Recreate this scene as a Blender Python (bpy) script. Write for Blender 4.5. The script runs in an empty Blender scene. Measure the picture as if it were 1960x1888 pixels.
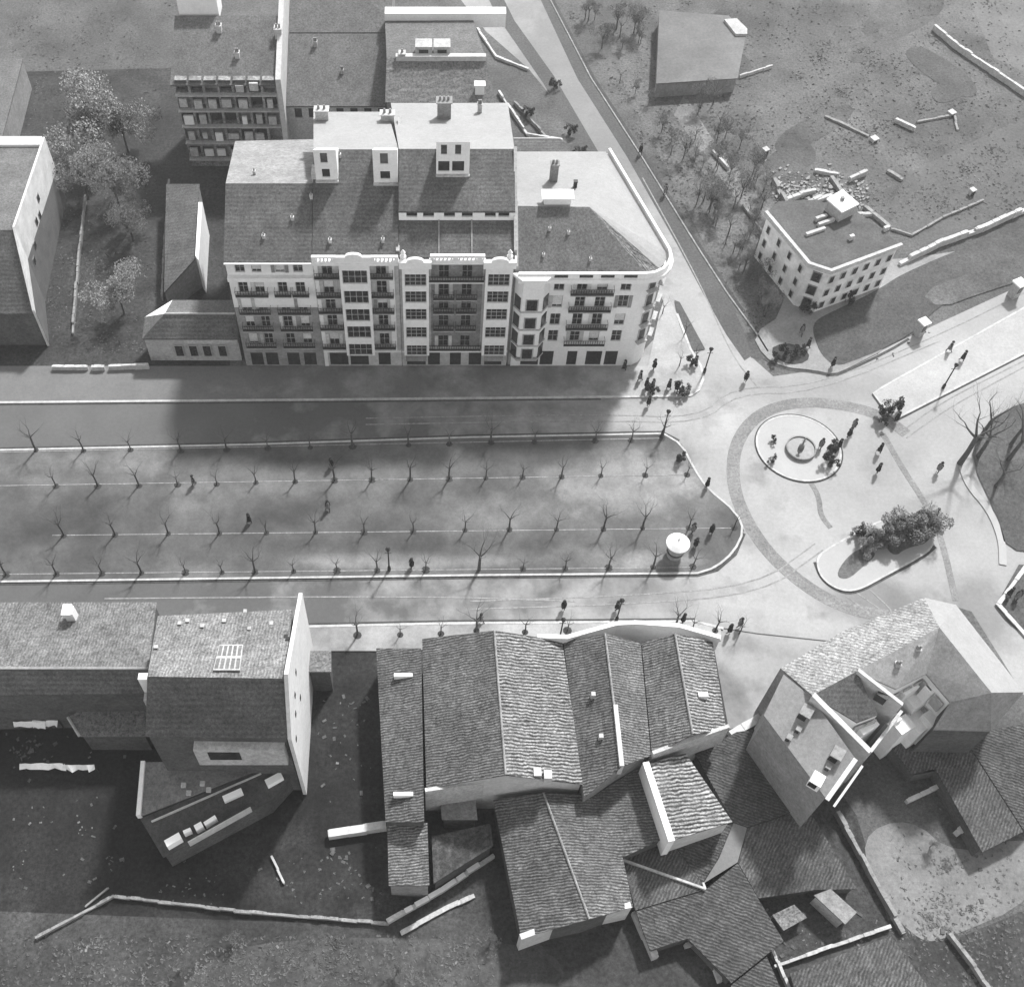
import bpy, math, random
from mathutils import Vector
random.seed(7)
C = bpy.context.scene.collection
rad = math.radians
# ------------------------------------------------------------------ camera
TH = rad(56.5); F_ = 2200.0; CX, CY = 830.0, 944.0; HC = 110.0
cam = bpy.data.cameras.new('camera'); co = bpy.data.objects.new('camera', cam); C.objects.link(co)
co.location = (0, 0, HC); co.rotation_euler = (math.pi/2 - TH, 0, 0)
cam.sensor_width = 36; cam.sensor_fit = 'HORIZONTAL'; cam.lens = 36*F_/1960
cam.shift_x = (980-CX)/1960; cam.clip_end = 5000; cam.clip_start = 1
bpy.context.scene.camera = co
# ------------------------------------------------------------------ light
SUN_EL, SUN_AZ = rad(50), rad(28)          # azimuth from +Y towards +X
w = bpy.data.worlds.new('World'); bpy.context.scene.world = w; w.use_nodes = True
nt = w.node_tree; bg = nt.nodes['Background']
sky = nt.nodes.new('ShaderNodeTexSky'); sky.sky_type = 'NISHITA'; sky.sun_disc = False
sky.sun_elevation = SUN_EL; sky.sun_rotation = SUN_AZ
bw = nt.nodes.new('ShaderNodeRGBToBW')     # the film is black and white
nt.links.new(sky.outputs[0], bw.inputs[0]); nt.links.new(bw.outputs[0], bg.inputs[0]); bg.inputs[1].default_value = 0.15
sl = bpy.data.lights.new('sun', 'SUN'); sl.energy = 2.7; sl.angle = rad(4.5); sl.color = (1, 1, 1)
so = bpy.data.objects.new('sun', sl); C.objects.link(so)
sdir = Vector((math.sin(SUN_AZ)*math.cos(SUN_EL), math.cos(SUN_AZ)*math.cos(SUN_EL), math.sin(SUN_EL)))
so.rotation_euler = sdir.to_track_quat('Z', 'Y').to_euler(); so.location = (60, 200, 150)
vs = bpy.context.scene.view_settings
vs.view_transform = 'Standard'; vs.look = 'None'; vs.exposure = 1.4; vs.gamma = 1
# ------------------------------------------------------------------ picture point -> world
ct, st = math.cos(TH), math.sin(TH)
def ray(px, py):
    a, b = (px-CX)/F_, (CY-py)/F_
    return Vector((a, ct + b*st, -st + b*ct))
def R(px, py, z=0.0):
    d = ray(px, py); t = (z-HC)/d.z
    return Vector((d.x*t, d.y*t, z))
def onY(px, py, Y):
    d = ray(px, py); t = Y/d.y
    return Vector((d.x*t, Y, HC + d.z*t))
def onS(px, py, Y0, z0, tan):             # on the plane z = z0 + tan*(Y-Y0)
    d = ray(px, py); t = (z0 - tan*Y0 - HC)/(d.z - tan*d.y)
    return Vector((d.x*t, d.y*t, HC + d.z*t))
# ------------------------------------------------------------------ materials
M = {}
def _nodes(name):
    m = bpy.data.materials.new(name); m.use_nodes = True; n = m.node_tree
    return m, n, n.nodes['Principled BSDF']
def mth(n, op, a, b=None, clamp=False):
    x = n.nodes.new('ShaderNodeMath'); x.operation = op; x.use_clamp = clamp
    for i, v in enumerate((a, b)):
        if v is None: continue
        if isinstance(v, (int, float)): x.inputs[i].default_value = v
        else: n.links.new(v, x.inputs[i])
    return x.outputs[0]
def noise(n, pos, scale, det=3, rough=.6):
    t = n.nodes.new('ShaderNodeTexNoise'); t.inputs['Scale'].default_value = scale
    t.inputs['Detail'].default_value = det; t.inputs['Roughness'].default_value = rough
    n.links.new(pos, t.inputs['Vector']); return t.outputs[0]
def mat(key, base, var=.25, sc=.25, fine=.35, fsc=4.0, rough=.9, bump=.0, spec=.2, stripe=None, mid=.2, spots=()):
    """grey surface: broad blotches, mid stains and fine speckle; stripe = (dx, dy, dz, period, contrast)"""
    if key in M: return M[key]
    m, n, p = _nodes(key)
    g = n.nodes.new('ShaderNodeNewGeometry'); pos = g.outputs['Position']
    v = mth(n, 'MULTIPLY_ADD', mth(n, 'SUBTRACT', noise(n, pos, sc, 4), .5), 4*var); v.node.inputs[2].default_value = 1
    f = mth(n, 'MULTIPLY_ADD', mth(n, 'SUBTRACT', noise(n, pos, fsc*.8, 3, .9), .5), 7*fine); f.node.inputs[2].default_value = 1
    c = mth(n, 'MULTIPLY_ADD', mth(n, 'SUBTRACT', noise(n, pos, sc*5, 4), .5), 4*mid); c.node.inputs[2].default_value = 1
    val = mth(n, 'MULTIPLY', mth(n, 'MULTIPLY', v, f), c)
    hgt = None
    if stripe:
        dx, dy, dz, per, con = stripe[:5]; wb = stripe[5] if len(stripe) > 5 else 1.6
        d = n.nodes.new('ShaderNodeVectorMath'); d.operation = 'DOT_PRODUCT'; d.inputs[1].default_value = (dx, dy, dz)
        n.links.new(pos, d.inputs[0])
        wob = mth(n, 'MULTIPLY', mth(n, 'SUBTRACT', noise(n, pos, .9, 3), .5), per*wb)
        s = mth(n, 'SINE', mth(n, 'MULTIPLY', mth(n, 'ADD', d.outputs['Value'], wob), 2*math.pi/per))
        amp = mth(n, 'MULTIPLY', s, mth(n, 'MULTIPLY', noise(n, pos, .7, 2), 2*con))
        val = mth(n, 'MULTIPLY', val, mth(n, 'ADD', amp, 1.0)); hgt = s
    for (sx, sy, ra, rb, gain) in spots:     # paler or darker areas with ragged soft edges, some painted as shade
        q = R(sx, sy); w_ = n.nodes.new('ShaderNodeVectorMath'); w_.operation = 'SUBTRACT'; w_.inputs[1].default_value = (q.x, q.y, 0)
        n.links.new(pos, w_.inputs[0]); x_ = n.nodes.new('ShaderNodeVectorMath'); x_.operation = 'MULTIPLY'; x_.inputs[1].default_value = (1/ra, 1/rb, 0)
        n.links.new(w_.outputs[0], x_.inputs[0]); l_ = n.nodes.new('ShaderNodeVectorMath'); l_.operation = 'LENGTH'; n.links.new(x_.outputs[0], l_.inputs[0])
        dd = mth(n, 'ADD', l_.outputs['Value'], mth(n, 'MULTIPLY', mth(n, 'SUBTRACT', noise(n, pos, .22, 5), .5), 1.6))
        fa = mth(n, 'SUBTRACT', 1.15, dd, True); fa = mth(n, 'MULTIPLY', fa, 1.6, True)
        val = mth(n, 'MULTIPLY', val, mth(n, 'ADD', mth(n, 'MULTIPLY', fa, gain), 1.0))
    val = mth(n, 'MAXIMUM', mth(n, 'MULTIPLY', val, base), base*.12)
    val = mth(n, 'MINIMUM', val, .88)
    cc = n.nodes.new('ShaderNodeCombineColor')
    for i in range(3): n.links.new(val, cc.inputs[i])
    n.links.new(cc.outputs[0], p.inputs['Base Color'])
    p.inputs['Roughness'].default_value = rough; p.inputs['Specular IOR Level'].default_value = spec
    if bump or hgt is not None:
        b = n.nodes.new('ShaderNodeBump'); b.inputs['Strength'].default_value = bump or .5; b.inputs['Distance'].default_value = .05
        n.links.new(hgt if hgt is not None else f, b.inputs['Height']); n.links.new(b.outputs[0], p.inputs['Normal'])
    M[key] = m; return m
WHITE = mat('white_plaster', .68, .07, .3, .06, 5, mid=.06)
WHITEW = mat('worn_white_wall', .38, .15, .4, .15, 5, mid=.2)
WLIT = mat('lime_washed_wall', .42, .1, .3, .1, 4, mid=.15)
CREAM = mat('cream_render', .38, .12, .3, .12, 5)
GREYW = mat('grey_render', .2, .18, .3, .2, 4)
DARKW = mat('dark_weathered_wall', .07, .3, .3, .3, 4)
STONE = mat('pale_stone', .33, .15, .5, .15, 5)
GLASS = mat('dark_window_glass', .02, .3, 1, .2, 3, rough=.15, spec=.5)
IRON = mat('black_iron', .02, .2, 1, .2, 3, rough=.5)
SHOP = mat('dark_shopfront', .03, .4, .6, .4, 4)
SHUT = mat('pale_blind', .5, .2, 1.5, .1, 6)
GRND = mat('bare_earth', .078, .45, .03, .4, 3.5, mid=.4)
YARD = mat('dark_yard_earth', .033, .45, .06, .5, 3, mid=.4, spots=[(120, 1560, 34, 18, -.6), (650, 1400, 9, 18, -.4), (500, 1620, 6, 5, .3)])  # the darker spots put the yards' shade into the earth colour
LAWN = mat('rough_grass', .062, .22, .07, .4, 4, mid=.2)
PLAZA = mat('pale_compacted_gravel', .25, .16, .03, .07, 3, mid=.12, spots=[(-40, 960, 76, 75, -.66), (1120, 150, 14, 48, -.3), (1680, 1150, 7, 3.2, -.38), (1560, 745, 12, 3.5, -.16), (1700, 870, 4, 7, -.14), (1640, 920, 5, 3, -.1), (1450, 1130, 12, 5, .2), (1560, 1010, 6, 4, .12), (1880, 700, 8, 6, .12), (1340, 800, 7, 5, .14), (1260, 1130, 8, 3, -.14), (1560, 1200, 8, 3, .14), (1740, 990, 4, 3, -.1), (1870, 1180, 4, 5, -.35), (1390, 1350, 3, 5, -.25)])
PAVE = mat('pale_flagstones', .28, .12, .05, .1, 4, mid=.12, spots=[(-100, 760, 78, 60, -.55), (1000, 730, 9, 5, -.3)])  # pale flagstones, darker towards the left
ISLE = mat('white_island_paving', .3, .04, .1, .04, 4, mid=.04)
PROM = mat('promenade_sand', .085, .6, .06, .13, 3.5, mid=.3, spots=[(250, 880, 9, 2, .3), (700, 1030, 9, 3, -.3), (1000, 870, 10, 2, -.25), (560, 985, 5, 2, -.3), (860, 1050, 4, 2, -.3), (60, 950, 5, 3, .3), (330, 960, 5, 3, .25), (1200, 920, 9, 4.6, 1.0), (560, 925, 14, 2.6, .45), (930, 985, 9, 2.6, .55), (760, 1076, 12, 1.2, .7), (1130, 1070, 12, 1.6, .5), (1370, 1020, 3, 4, -.2), (1250, 1075, 5, 1.5, .4), (150, 1010, 12, 6, -.35), (430, 1050, 10, 3, -.25), (1340, 940, 3, 4, .2), (120, 900, 12, 3, .2)])  # darker spots paint shadow patches into the sand
ROADM = mat('boulevard_macadam', .125, .35, .05, .13, 3.5, mid=.14)
ROADD = mat('dark_road_strip', .07, .2, .05, .3, 4, mid=.15)
ROADG = mat('grey_avenue', .15, .16, .05, .1, 3.5, mid=.1)
TRACK = mat('tram_track_setts', .16, .2, .1, .3, 4)
STONE2 = mat('worn_edging', .2, .3, .6, .3, 4)
KERB = mat('granite_kerb', .36, .1, .3, .15, 4)
GUT = mat('dark_gutter', .05, .3, .3, .3, 4)
SLATE = mat('dark_slate_roof', .078, .16, .1, .42, 4.5, mid=.28, stripe=(0, .9, .43, .5, .1, .25), bump=.08)
SLATE2 = mat('grey_slate_roof', .1, .14, .1, .4, 4.5, mid=.22)
ZINC = mat('pale_zinc_roof', .24, .07, .2, .08, 4, mid=.07)
ZINC2 = mat('stained_pale_roof', .19, .2, .3, .25, 4, mid=.25)
GREYR = mat('weathered_grey_tiles', .135, .12, .08, .5, 4.2, mid=.12)
SOIL = mat('tree_pit_soil', .035, .2, 1, .3, 3)
BARK = mat('dark_bark', .075, .2, .5, .3, 3)
LEAFD = mat('dark_evergreen_leaves', .035, .4, .5, .4, 3)
LEAFG = mat('grey_green_leaves', .2, .4, .5, .4, 3)
LEAFP = mat('pale_dry_twigs', .11, .4, .5, .4, 3)
CLOTH = mat('dark_coat_cloth', .02, .2, 2, .2, 3)
CLOTHG = mat('grey_coat_cloth', .16, .2, 2, .2, 3)
SKIN = mat('skin', .35, .05, 2, .05, 3)
WATER = mat('basin_water', .13, .2, .4, .1, 3, rough=.5, spec=.3)
def tiles(key, base, ang, per=.28, con=.38):
    a = rad(ang); return mat(key, base, .25, .2, .45, 5, stripe=(math.cos(a), math.sin(a), 0, per, con), mid=.35)
# ------------------------------------------------------------------ mesh helpers
class MB:
    def __init__(s): s.v = []; s.f = []
    def face(s, pts):
        i = len(s.v); s.v += [tuple(p) for p in pts]; s.f.append(tuple(range(i, i+len(pts)))); return s
    def box(s, x0, x1, y0, y1, z0, z1):
        return s.prism([(x0, y0), (x1, y0), (x1, y1), (x0, y1)], z0, z1)
    def prism(s, poly, z0, z1):
        n = len(poly); i = len(s.v)
        ar = sum(poly[k][0]*poly[(k+1) % n][1]-poly[(k+1) % n][0]*poly[k][1] for k in range(n))
        if ar < 0: poly = list(poly)[::-1]
        zt = z1 if hasattr(z1, '__len__') else [z1]*n
        if ar < 0 and hasattr(z1, '__len__'): zt = list(z1)[::-1]
        s.v += [(p[0], p[1], z0) for p in poly] + [(p[0], p[1], zt[k]) for k, p in enumerate(poly)]
        s.f.append(tuple(range(i+n-1, i-1, -1))); s.f.append(tuple(range(i+n, i+2*n)))
        for k in range(n):
            l = (k+1) % n; s.f.append((i+k, i+l, i+n+l, i+n+k))
        return s
    def obox(s, c, ux, hx, hy, z0, z1):    # oriented box, ux unit 2D direction
        vx = Vector((ux[0], ux[1])).normalized(); vy = Vector((-vx.y, vx.x)); c = Vector((c[0], c[1]))
        return s.prism([tuple(c+vx*a*hx+vy*b*hy) for a, b in ((-1, -1), (1, -1), (1, 1), (-1, 1))], z0, z1)
    def tube(s, pts, rads, n=6):
        base = len(s.v)
        for k, p in enumerate(pts):
            p = Vector(p); d = (Vector(pts[min(k+1, len(pts)-1)])-Vector(pts[max(k-1, 0)])).normalized()
            a = d.orthogonal().normalized(); b = d.cross(a)
            for j in range(n):
                t = 2*math.pi*j/n; q = p + (a*math.cos(t)+b*math.sin(t))*rads[k]; s.v.append(tuple(q))
        for k in range(len(pts)-1):
            for j in range(n):
                l = (j+1) % n; s.f.append((base+k*n+j, base+k*n+l, base+(k+1)*n+l, base+(k+1)*n+j))
        s.f.append(tuple(base+j for j in range(n))[::-1]); s.f.append(tuple(base+(len(pts)-1)*n+j for j in range(n)))
        return s
    def lathe(s, c, prof, n=16):           # prof [(r,z)]
        base = len(s.v)
        for r, z in prof:
            for j in range(n):
                t = 2*math.pi*j/n; s.v.append((c[0]+r*math.cos(t), c[1]+r*math.sin(t), c[2]+z))
        for k in range(len(prof)-1):
            for j in range(n):
                l = (j+1) % n; s.f.append((base+k*n+j, base+k*n+l, base+(k+1)*n+l, base+(k+1)*n+j))
        s.f.append(tuple(base+j for j in range(n))[::-1]); s.f.append(tuple(base+(len(prof)-1)*n+j for j in range(n)))
        return s
ORG = {}
def link_mesh(name, mb, m, org):
    me = bpy.data.meshes.new(name)
    me.from_pydata([(a-org[0], b-org[1], c-org[2]) for a, b, c in mb.v], [], mb.f); me.update()
    me.materials.append(m); o = bpy.data.objects.new(name, me); C.objects.link(o); return o
def tag(o, label=None, cat=None, group=None, kind=None):
    if label: o['label'] = label
    if cat: o['category'] = cat
    if group: o['group'] = group
    if kind: o['kind'] = kind
def thing(name, label, cat, loc, group=None):
    o = bpy.data.objects.new(name, None); C.objects.link(o); o.location = loc; o.empty_display_size = .5
    ORG[o.name] = Vector(loc); tag(o, label, cat, group); return o
def part(name, mb, m, parent):
    org = ORG[parent.name]; o = link_mesh(name, mb, m, org); o.parent = parent; ORG[o.name] = org; return o
def solo(name, mb, m, label, cat, loc, group=None):
    o = link_mesh(name, mb, m, loc); o.location = loc; ORG[o.name] = Vector(loc); tag(o, label, cat, group); return o
def struct(name, mb, m, group=None):
    o = link_mesh(name, mb, m, (0, 0, 0)); tag(o, kind='structure', group=group); return o
def copy_tree(o, loc=None, parent=None):
    c = o.copy(); C.objects.link(c)
    if parent: c.parent = parent
    if loc is not None: c.location = loc
    for ch in o.children: copy_tree(ch, None, c)
    return c
def smooth(pts, it=2, closed=True):
    for _ in range(it):
        q = []; n = len(pts)
        for k in range(n if closed else n-1):
            a, b = pts[k], pts[(k+1) % n]
            q += [(a[0]*.75+b[0]*.25, a[1]*.75+b[1]*.25), (a[0]*.25+b[0]*.75, a[1]*.25+b[1]*.75)]
        if not closed: q = [pts[0]]+q+[pts[-1]]
        pts = q
    return pts
def sheet(name, px, z, m, sm=0):
    if sm: px = smooth(px, sm)
    pts = [R(x, y, z) for x, y in px]
    ar = sum(pts[k].x*pts[(k+1) % len(pts)].y-pts[(k+1) % len(pts)].x*pts[k].y for k in range(len(pts)))
    if ar < 0: pts.reverse()
    return struct(name, MB().face(pts), m)
def slab(name, px, z, m, sm=0):
    if sm: px = smooth(px, sm)
    pts = [R(x, y, z) for x, y in px]
    return struct(name, MB().prism([(p.x, p.y) for p in pts], -.05, z), m)
def strip(name, px, wd, z0, z1, m, sm=0, closed=False, off=0):
    if sm: px = smooth(px, sm, closed)
    P = [R(x, y, z1) for x, y in px]; n = len(P); L = []; Rr = []
    for k in range(n):
        a = P[(k-1) % n] if closed else P[max(k-1, 0)]; b = P[(k+1) % n] if closed else P[min(k+1, n-1)]
        d = (b-a).normalized(); nn = Vector((-d.y, d.x, 0)); L.append(P[k]+nn*(off+wd/2)); Rr.append(P[k]+nn*(off-wd/2))
    mb = MB(); i = 0
    for q in L: mb.v.append(tuple(q))
    for q in Rr: mb.v.append(tuple(q))
    for q in L: mb.v.append((q.x, q.y, z0))
    for q in Rr: mb.v.append((q.x, q.y, z0))
    for k in range(n if closed else n-1):
        l = (k+1) % n
        mb.f += [(k, n+k, n+l, l), (2*n+k, k, l, 2*n+l), (n+k, 3*n+k, 3*n+l, n+l)]
    if not closed: mb.f += [(0, 2*n, 3*n, n), (n-1, 2*n-1, 4*n-1, 3*n-1)]
    return struct(name, mb, m) if name else mb
# ------------------------------------------------------------------ ground
struct('ground', MB().face([(-900, -600, 0), (1200, -600, 0), (1200, 1500, 0), (-900, 1500, 0)]), GRND)
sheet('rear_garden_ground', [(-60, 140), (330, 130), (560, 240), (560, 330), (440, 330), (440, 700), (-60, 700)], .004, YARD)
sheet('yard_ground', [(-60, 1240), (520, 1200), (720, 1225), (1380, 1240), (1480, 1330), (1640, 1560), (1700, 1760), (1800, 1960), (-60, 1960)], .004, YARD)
sheet('waste_ground', [(1640, 1600), (1740, 1560), (1830, 1640), (1990, 1590), (1990, 1720), (1800, 1800), (1760, 1800), (1690, 1730)], .008, mat('pale_waste_ground', .15, .25, .08, .2, 3), 2)
sheet('lower_garden_ground', [(-80, 1740), (700, 1770), (960, 1740), (1300, 1790), (1500, 1860), (1700, 1760), (1820, 1800), (2060, 1700), (2060, 2000), (-80, 2000)], .007, mat('dark_garden_ground', .04, .5, .06, .4, 3, mid=.4))
sheet('garden_soil', [(620, 1790), (1000, 1800), (1100, 1850), (1000, 1960), (600, 1960), (300, 1960), (400, 1820)], .012, mat('worked_garden_soil', .052, .45, .08, .35, 3, mid=.4), 2)
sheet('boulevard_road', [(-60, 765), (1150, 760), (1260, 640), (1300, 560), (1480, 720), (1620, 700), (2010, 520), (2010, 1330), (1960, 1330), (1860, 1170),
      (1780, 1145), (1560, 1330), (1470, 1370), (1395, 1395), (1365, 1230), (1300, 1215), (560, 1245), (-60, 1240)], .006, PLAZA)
# the diagonal avenue
sheet('avenue', [(850, -40), (1010, -40), (1225, 300), (1330, 470), (1400, 600), (1440, 690), (1400, 700), (1340, 690), (1260, 560), (1150, 300), (1010, 130), (930, 60)], .016, PLAZA)
sheet('avenue_gutter_strip', [(918, -40), (945, -40), (985, 40), (1060, 145), (1145, 290), (1150, 305), (1122, 303), (1040, 160), (985, 80), (950, 30)], .020, ROADD)
sheet('tram_reservation', [(1018, -40), (1030, -40), (1052, 0), (1130, 150), (1227, 300), (1332, 470), (1390, 560), (1420, 625), (1440, 680), (1425, 690), (1390, 640), (1345, 560), (1297, 470), (1200, 300), (1105, 150), (1035, 0)], .020, ROADD)
strip('avenue_kerb', [(1030, -40), (1054, 0), (1132, 150), (1229, 300), (1334, 470), (1392, 560), (1450, 640), (1470, 672)], .2, 0, .12, STONE2)
strip('avenue_gutter', [(1030, -40), (1054, 0), (1132, 150), (1229, 300), (1334, 470), (1392, 560), (1420, 600)], .4, 0, .03, GUT, off=.4)
# tram loop
strip('tram_loop', [(1735, 830), (1690, 795), (1620, 775), (1530, 767), (1450, 790), (1405, 850), (1402, 930), (1430, 1000), (1480, 1070), (1560, 1135), (1640, 1170), (1720, 1180)], 1.5, 0, .022, TRACK, 2)
strip('tram_branch', [(1550, 920), (1568, 950), (1570, 985), (1590, 1010)], .6, 0, .023, TRACK, 2)
strip('tram_branch', [(1690, 830), (1730, 900), (1770, 960), (1800, 1020), (1830, 1150)], .7, 0, .0235, TRACK, 2)
# upper pavement with the rounded tip
UP = [(-60, 700), (1240, 700), (1262, 600), (1275, 560), (1296, 600), (1322, 668), (1342, 700), (1346, 725), (1338, 745), (1322, 756), (1298, 757), (1150, 759), (620, 764), (-60, 770)]
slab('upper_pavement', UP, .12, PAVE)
strip('upper_kerb', UP[4:12]+[(620, 764), (-60, 770)], .3, 0, .15, KERB)
strip('upper_kerb_gutter', [(1150, 762), (620, 767), (-60, 773)], .45, 0, .03, GUT)
sheet('corner_flower_bed', [(1291, 574), (1301, 578), (1350, 668), (1322, 672), (1300, 620)], .135, ROADD)
# promenade
PRM = [(-60, 862), (480, 850), (900, 836), (1270, 829), (1305, 850), (1328, 895), (1352, 932), (1410, 980), (1424, 1015), (1405, 1055), (1370, 1085), (1335, 1096), (900, 1100), (-60, 1113)]
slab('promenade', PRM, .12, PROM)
KP = [(-60, 862), (480, 850), (900, 836), (1265, 829)]+smooth([(1270, 829), (1305, 850), (1328, 895), (1352, 932), (1410, 980), (1424, 1015), (1405, 1055), (1370, 1085), (1335, 1096)], 1, False)+[(900, 1100), (-60, 1113)]
strip('promenade_kerb', KP, .24, 0, .15, KERB)
strip('promenade_gutter', [(1424, 1020), (1407, 1060), (1372, 1090), (1335, 1100), (900, 1104), (-60, 1117)], .42, 0, .035, GUT, 0)
strip('promenade_gutter', [(-60, 859.5), (480, 847.5), (900, 833.5), (1268, 826.5), (1300, 843)], .35, 0, .035, GUT, 0)
for y0, y1, a, b in ((930, 908, -60, 1320), (1024, 1010, 100, 1400), (1099, 1085, -60, 1330), (866, 838, -60, 1270)):
    strip('promenade_edging', [(a, y0), (b, y1)], .11, 0, .145, STONE2)
# lower pavement
slab('lower_pavement', [(590, 1198), (860, 1192), (1110, 1190), (1180, 1186), (1330, 1188), (1380, 1200), (1380, 1225), (1300, 1215), (1100, 1235), (720, 1245), (590, 1245)], .12, PAVE)
strip('lower_kerb', [(590, 1198), (860, 1192), (1110, 1190), (1330, 1188), (1385, 1202)], .28, 0, .15, KERB)
strip('lower_gutter', [(590, 1194.5), (860, 1188.5), (1110, 1186.5), (1330, 1184.5)], .3, 0, .03, GUT)
strip('tram_rail_line', [(1385, 1202), (1450, 1212), (1600, 1228)], .12, 0, .03, GUT)
# islands
def ellipse(cx, cy, a, b, rot, n=48):
    r = rad(rot); return [(cx+a*math.cos(t)*math.cos(r)-b*math.sin(t)*math.sin(r), cy+a*math.cos(t)*math.sin(r)+b*math.sin(t)*math.cos(r)) for t in [2*math.pi*k/n for k in range(n)]]
IS1 = ellipse(1529, 857, 83, 59, 20); slab('round_island', IS1, .14, ISLE)
strip('round_island_kerb', IS1, .22, 0, .16, KERB, closed=True); strip('round_island_gutter', ellipse(1529, 858, 85.5, 61.5, 20), .26, 0, .03, GUT, closed=True)
IS2 = smooth([(1562, 1070), (1580, 1052), (1640, 1018), (1700, 990), (1760, 985), (1785, 1010), (1786, 1045), (1765, 1062), (1690, 1103), (1640, 1130), (1605, 1128), (1572, 1105)], 2)
slab('oblong_island', IS2, .14, ISLE); sheet('bed_or_painted_shade', smooth([(1650, 1046), (1682, 1058), (1652, 1084), (1622, 1110), (1598, 1102), (1620, 1066)], 2), .15, mat('island_bed_and_shade', .09, .3, .5, .3, 4))  # grey sheet painted as the cast shadow of the island trees
sheet('bed_or_painted_shade', smooth([(1690, 1040), (1770, 1000), (1788, 1012), (1775, 1040), (1735, 1048), (1712, 1066)], 2), .15, mat('island_bed_and_shade', .09))  # plain grey sheet under the tree row
strip('oblong_island_kerb', IS2, .22, 0, .16, KERB, closed=True)
strip('oblong_island_gutter', smooth([(1560, 1075), (1572, 1108), (1605, 1132), (1640, 1134), (1690, 1107), (1767, 1066), (1790, 1045)], 2, False), .4, 0, .03, GUT)
# median of the right-hand road
MED = [(1672, 752), (1690, 740), (1990, 572), (2010, 650), (1714, 801), (1700, 790)]
slab('median_pavement', MED, .12, PAVE); strip('median_kerb', [(1990, 572), (1690, 740), (1672, 752), (1700, 790), (1714, 801), (2010, 650)], .25, 0, .14, KERB)
strip('median_gutter', [(1716, 804), (2010, 653)], .3, 0, .03, GUT); strip('median_gutter', [(1670, 755), (1698, 794)], .3, 0, .03, GUT)
# triangle pavement and lawn to the upper right
slab('triangle_pavement', smooth([(1440, 640), (1462, 682), (1500, 702), (1560, 708), (1595, 716), (1625, 704), (1700, 665), (1690, 640), (1640, 600), (1900, 470), (1700, 500), (1500, 500), (1500, 600)], 1), .12, mat('dusty_paving', .21, .15, .06, .15, 4))
strip('triangle_gutter', smooth([(1462, 686), (1500, 706), (1560, 712), (1595, 720), (1625, 708), (1700, 672), (1740, 648)], 1, False), .35, 0, .03, GUT)
sheet('lawn', smooth([(1556, 640), (1557, 618), (1575, 604), (1672, 560), (1740, 515), (2010, 410), (2010, 500), (1870, 545), (1790, 590), (1755, 632), (1690, 668), (1640, 688), (1600, 702), (1572, 680)], 2), .135, LAWN)
sheet('bed_or_painted_shade', smooth([(1472, 668), (1500, 655), (1540, 664), (1552, 685), (1530, 698), (1495, 694)], 1), .13, SOIL)
sheet('worn_grass', smooth([(1760, 560), (1860, 520), (2010, 470), (2010, 520), (1880, 560), (1800, 590)], 1), .139, GRND)
# far right pavement curve and gardens
sheet('garden_or_added_ground', smooth([(1858, 880), (1872, 830), (1915, 785), (2010, 755), (2010, 900), (2010, 1060), (1925, 1050), (1910, 990)], 1), .13, LAWN)  # extended upwards to grey the ground like a hazy tree crown
sheet('garden_or_added_ground', [(1950, 1080), (2010, 1080), (2010, 1260), (1925, 1185), (1905, 1160)], .13, LAWN)
strip('curved_kerb', smooth([(1842, 893), (1855, 930), (1895, 975), (1918, 1030), (1920, 1080)], 2, False), .8, 0, .13, ISLE)
strip('curved_gutter', smooth([(1838, 893), (1851, 932), (1891, 977), (1914, 1030), (1915, 1080)], 2, False), .3, 0, .03, GUT)
# land beyond the avenue
sheet('field_track', [(1310, 180), (1360, 260), (1500, 430), (1490, 470), (1440, 420), (1340, 290), (1290, 220)], .024, mat('dusty_track', .14, .25, .1, .3, 4))
sheet('field', [(1840, -40), (2010, -40), (2010, 160), (1900, 110)], .01, mat('pale_field', .11, .1, .03, .2, 3))
sheet('field', [(1740, 330), (2010, 200), (2010, 380), (1760, 470), (1700, 400)], .01, mat('dry_field', .085, .12, .03, .25, 3))
sheet('scrub_ground', smooth([(1140, 60), (1210, 20), (1300, 220), (1420, 400), (1500, 540), (1500, 650), (1440, 650), (1330, 430)], 1), .0105, mat('scrubby_earth', .09, .45, .08, .45, 3.5))
sheet('scrub_ground', smooth([(1400, 640), (1500, 630), (1510, 680), (1460, 690), (1420, 680)], 1), .014, LAWN)
# ------------------------------------------------------------------ facade tools
def panel(mb, x0, x1, z0, z1, Y, holes, dep=.25):
    """wall face at y=Y (looking to -Y) with holes (x0,x1,z0,z1) and reveals"""
    xs = sorted({round(v, 4) for v in [x0, x1]+[h[0] for h in holes]+[h[1] for h in holes] if x0 <= v <= x1})
    zs = sorted({round(v, 4) for v in [z0, z1]+[h[2] for h in holes]+[h[3] for h in holes] if z0 <= v <= z1})
    for a, b in zip(xs, xs[1:]):
        run = None
        for c, d in zip(zs, zs[1:]):
            mx, mz = (a+b)/2, (c+d)/2
            if any(h[0] < mx < h[1] and h[2] < mz < h[3] for h in holes):
                if run: mb.face([(a, Y, run[0]), (b, Y, run[0]), (b, Y, run[1]), (a, Y, run[1])]); run = None
            else: run = (run[0], d) if run else (c, d)
        if run: mb.face([(a, Y, run[0]), (b, Y, run[0]), (b, Y, run[1]), (a, Y, run[1])])
    for h in holes:
        p = [(h[0], h[2]), (h[1], h[2]), (h[1], h[3]), (h[0], h[3])]
        for k in range(4):
            (a, c), (b, d) = p[k], p[(k+1) % 4]
            mb.face([(b, Y, d), (a, Y, c), (a, Y+dep, c), (b, Y+dep, d)])
WN = [0]
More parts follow.
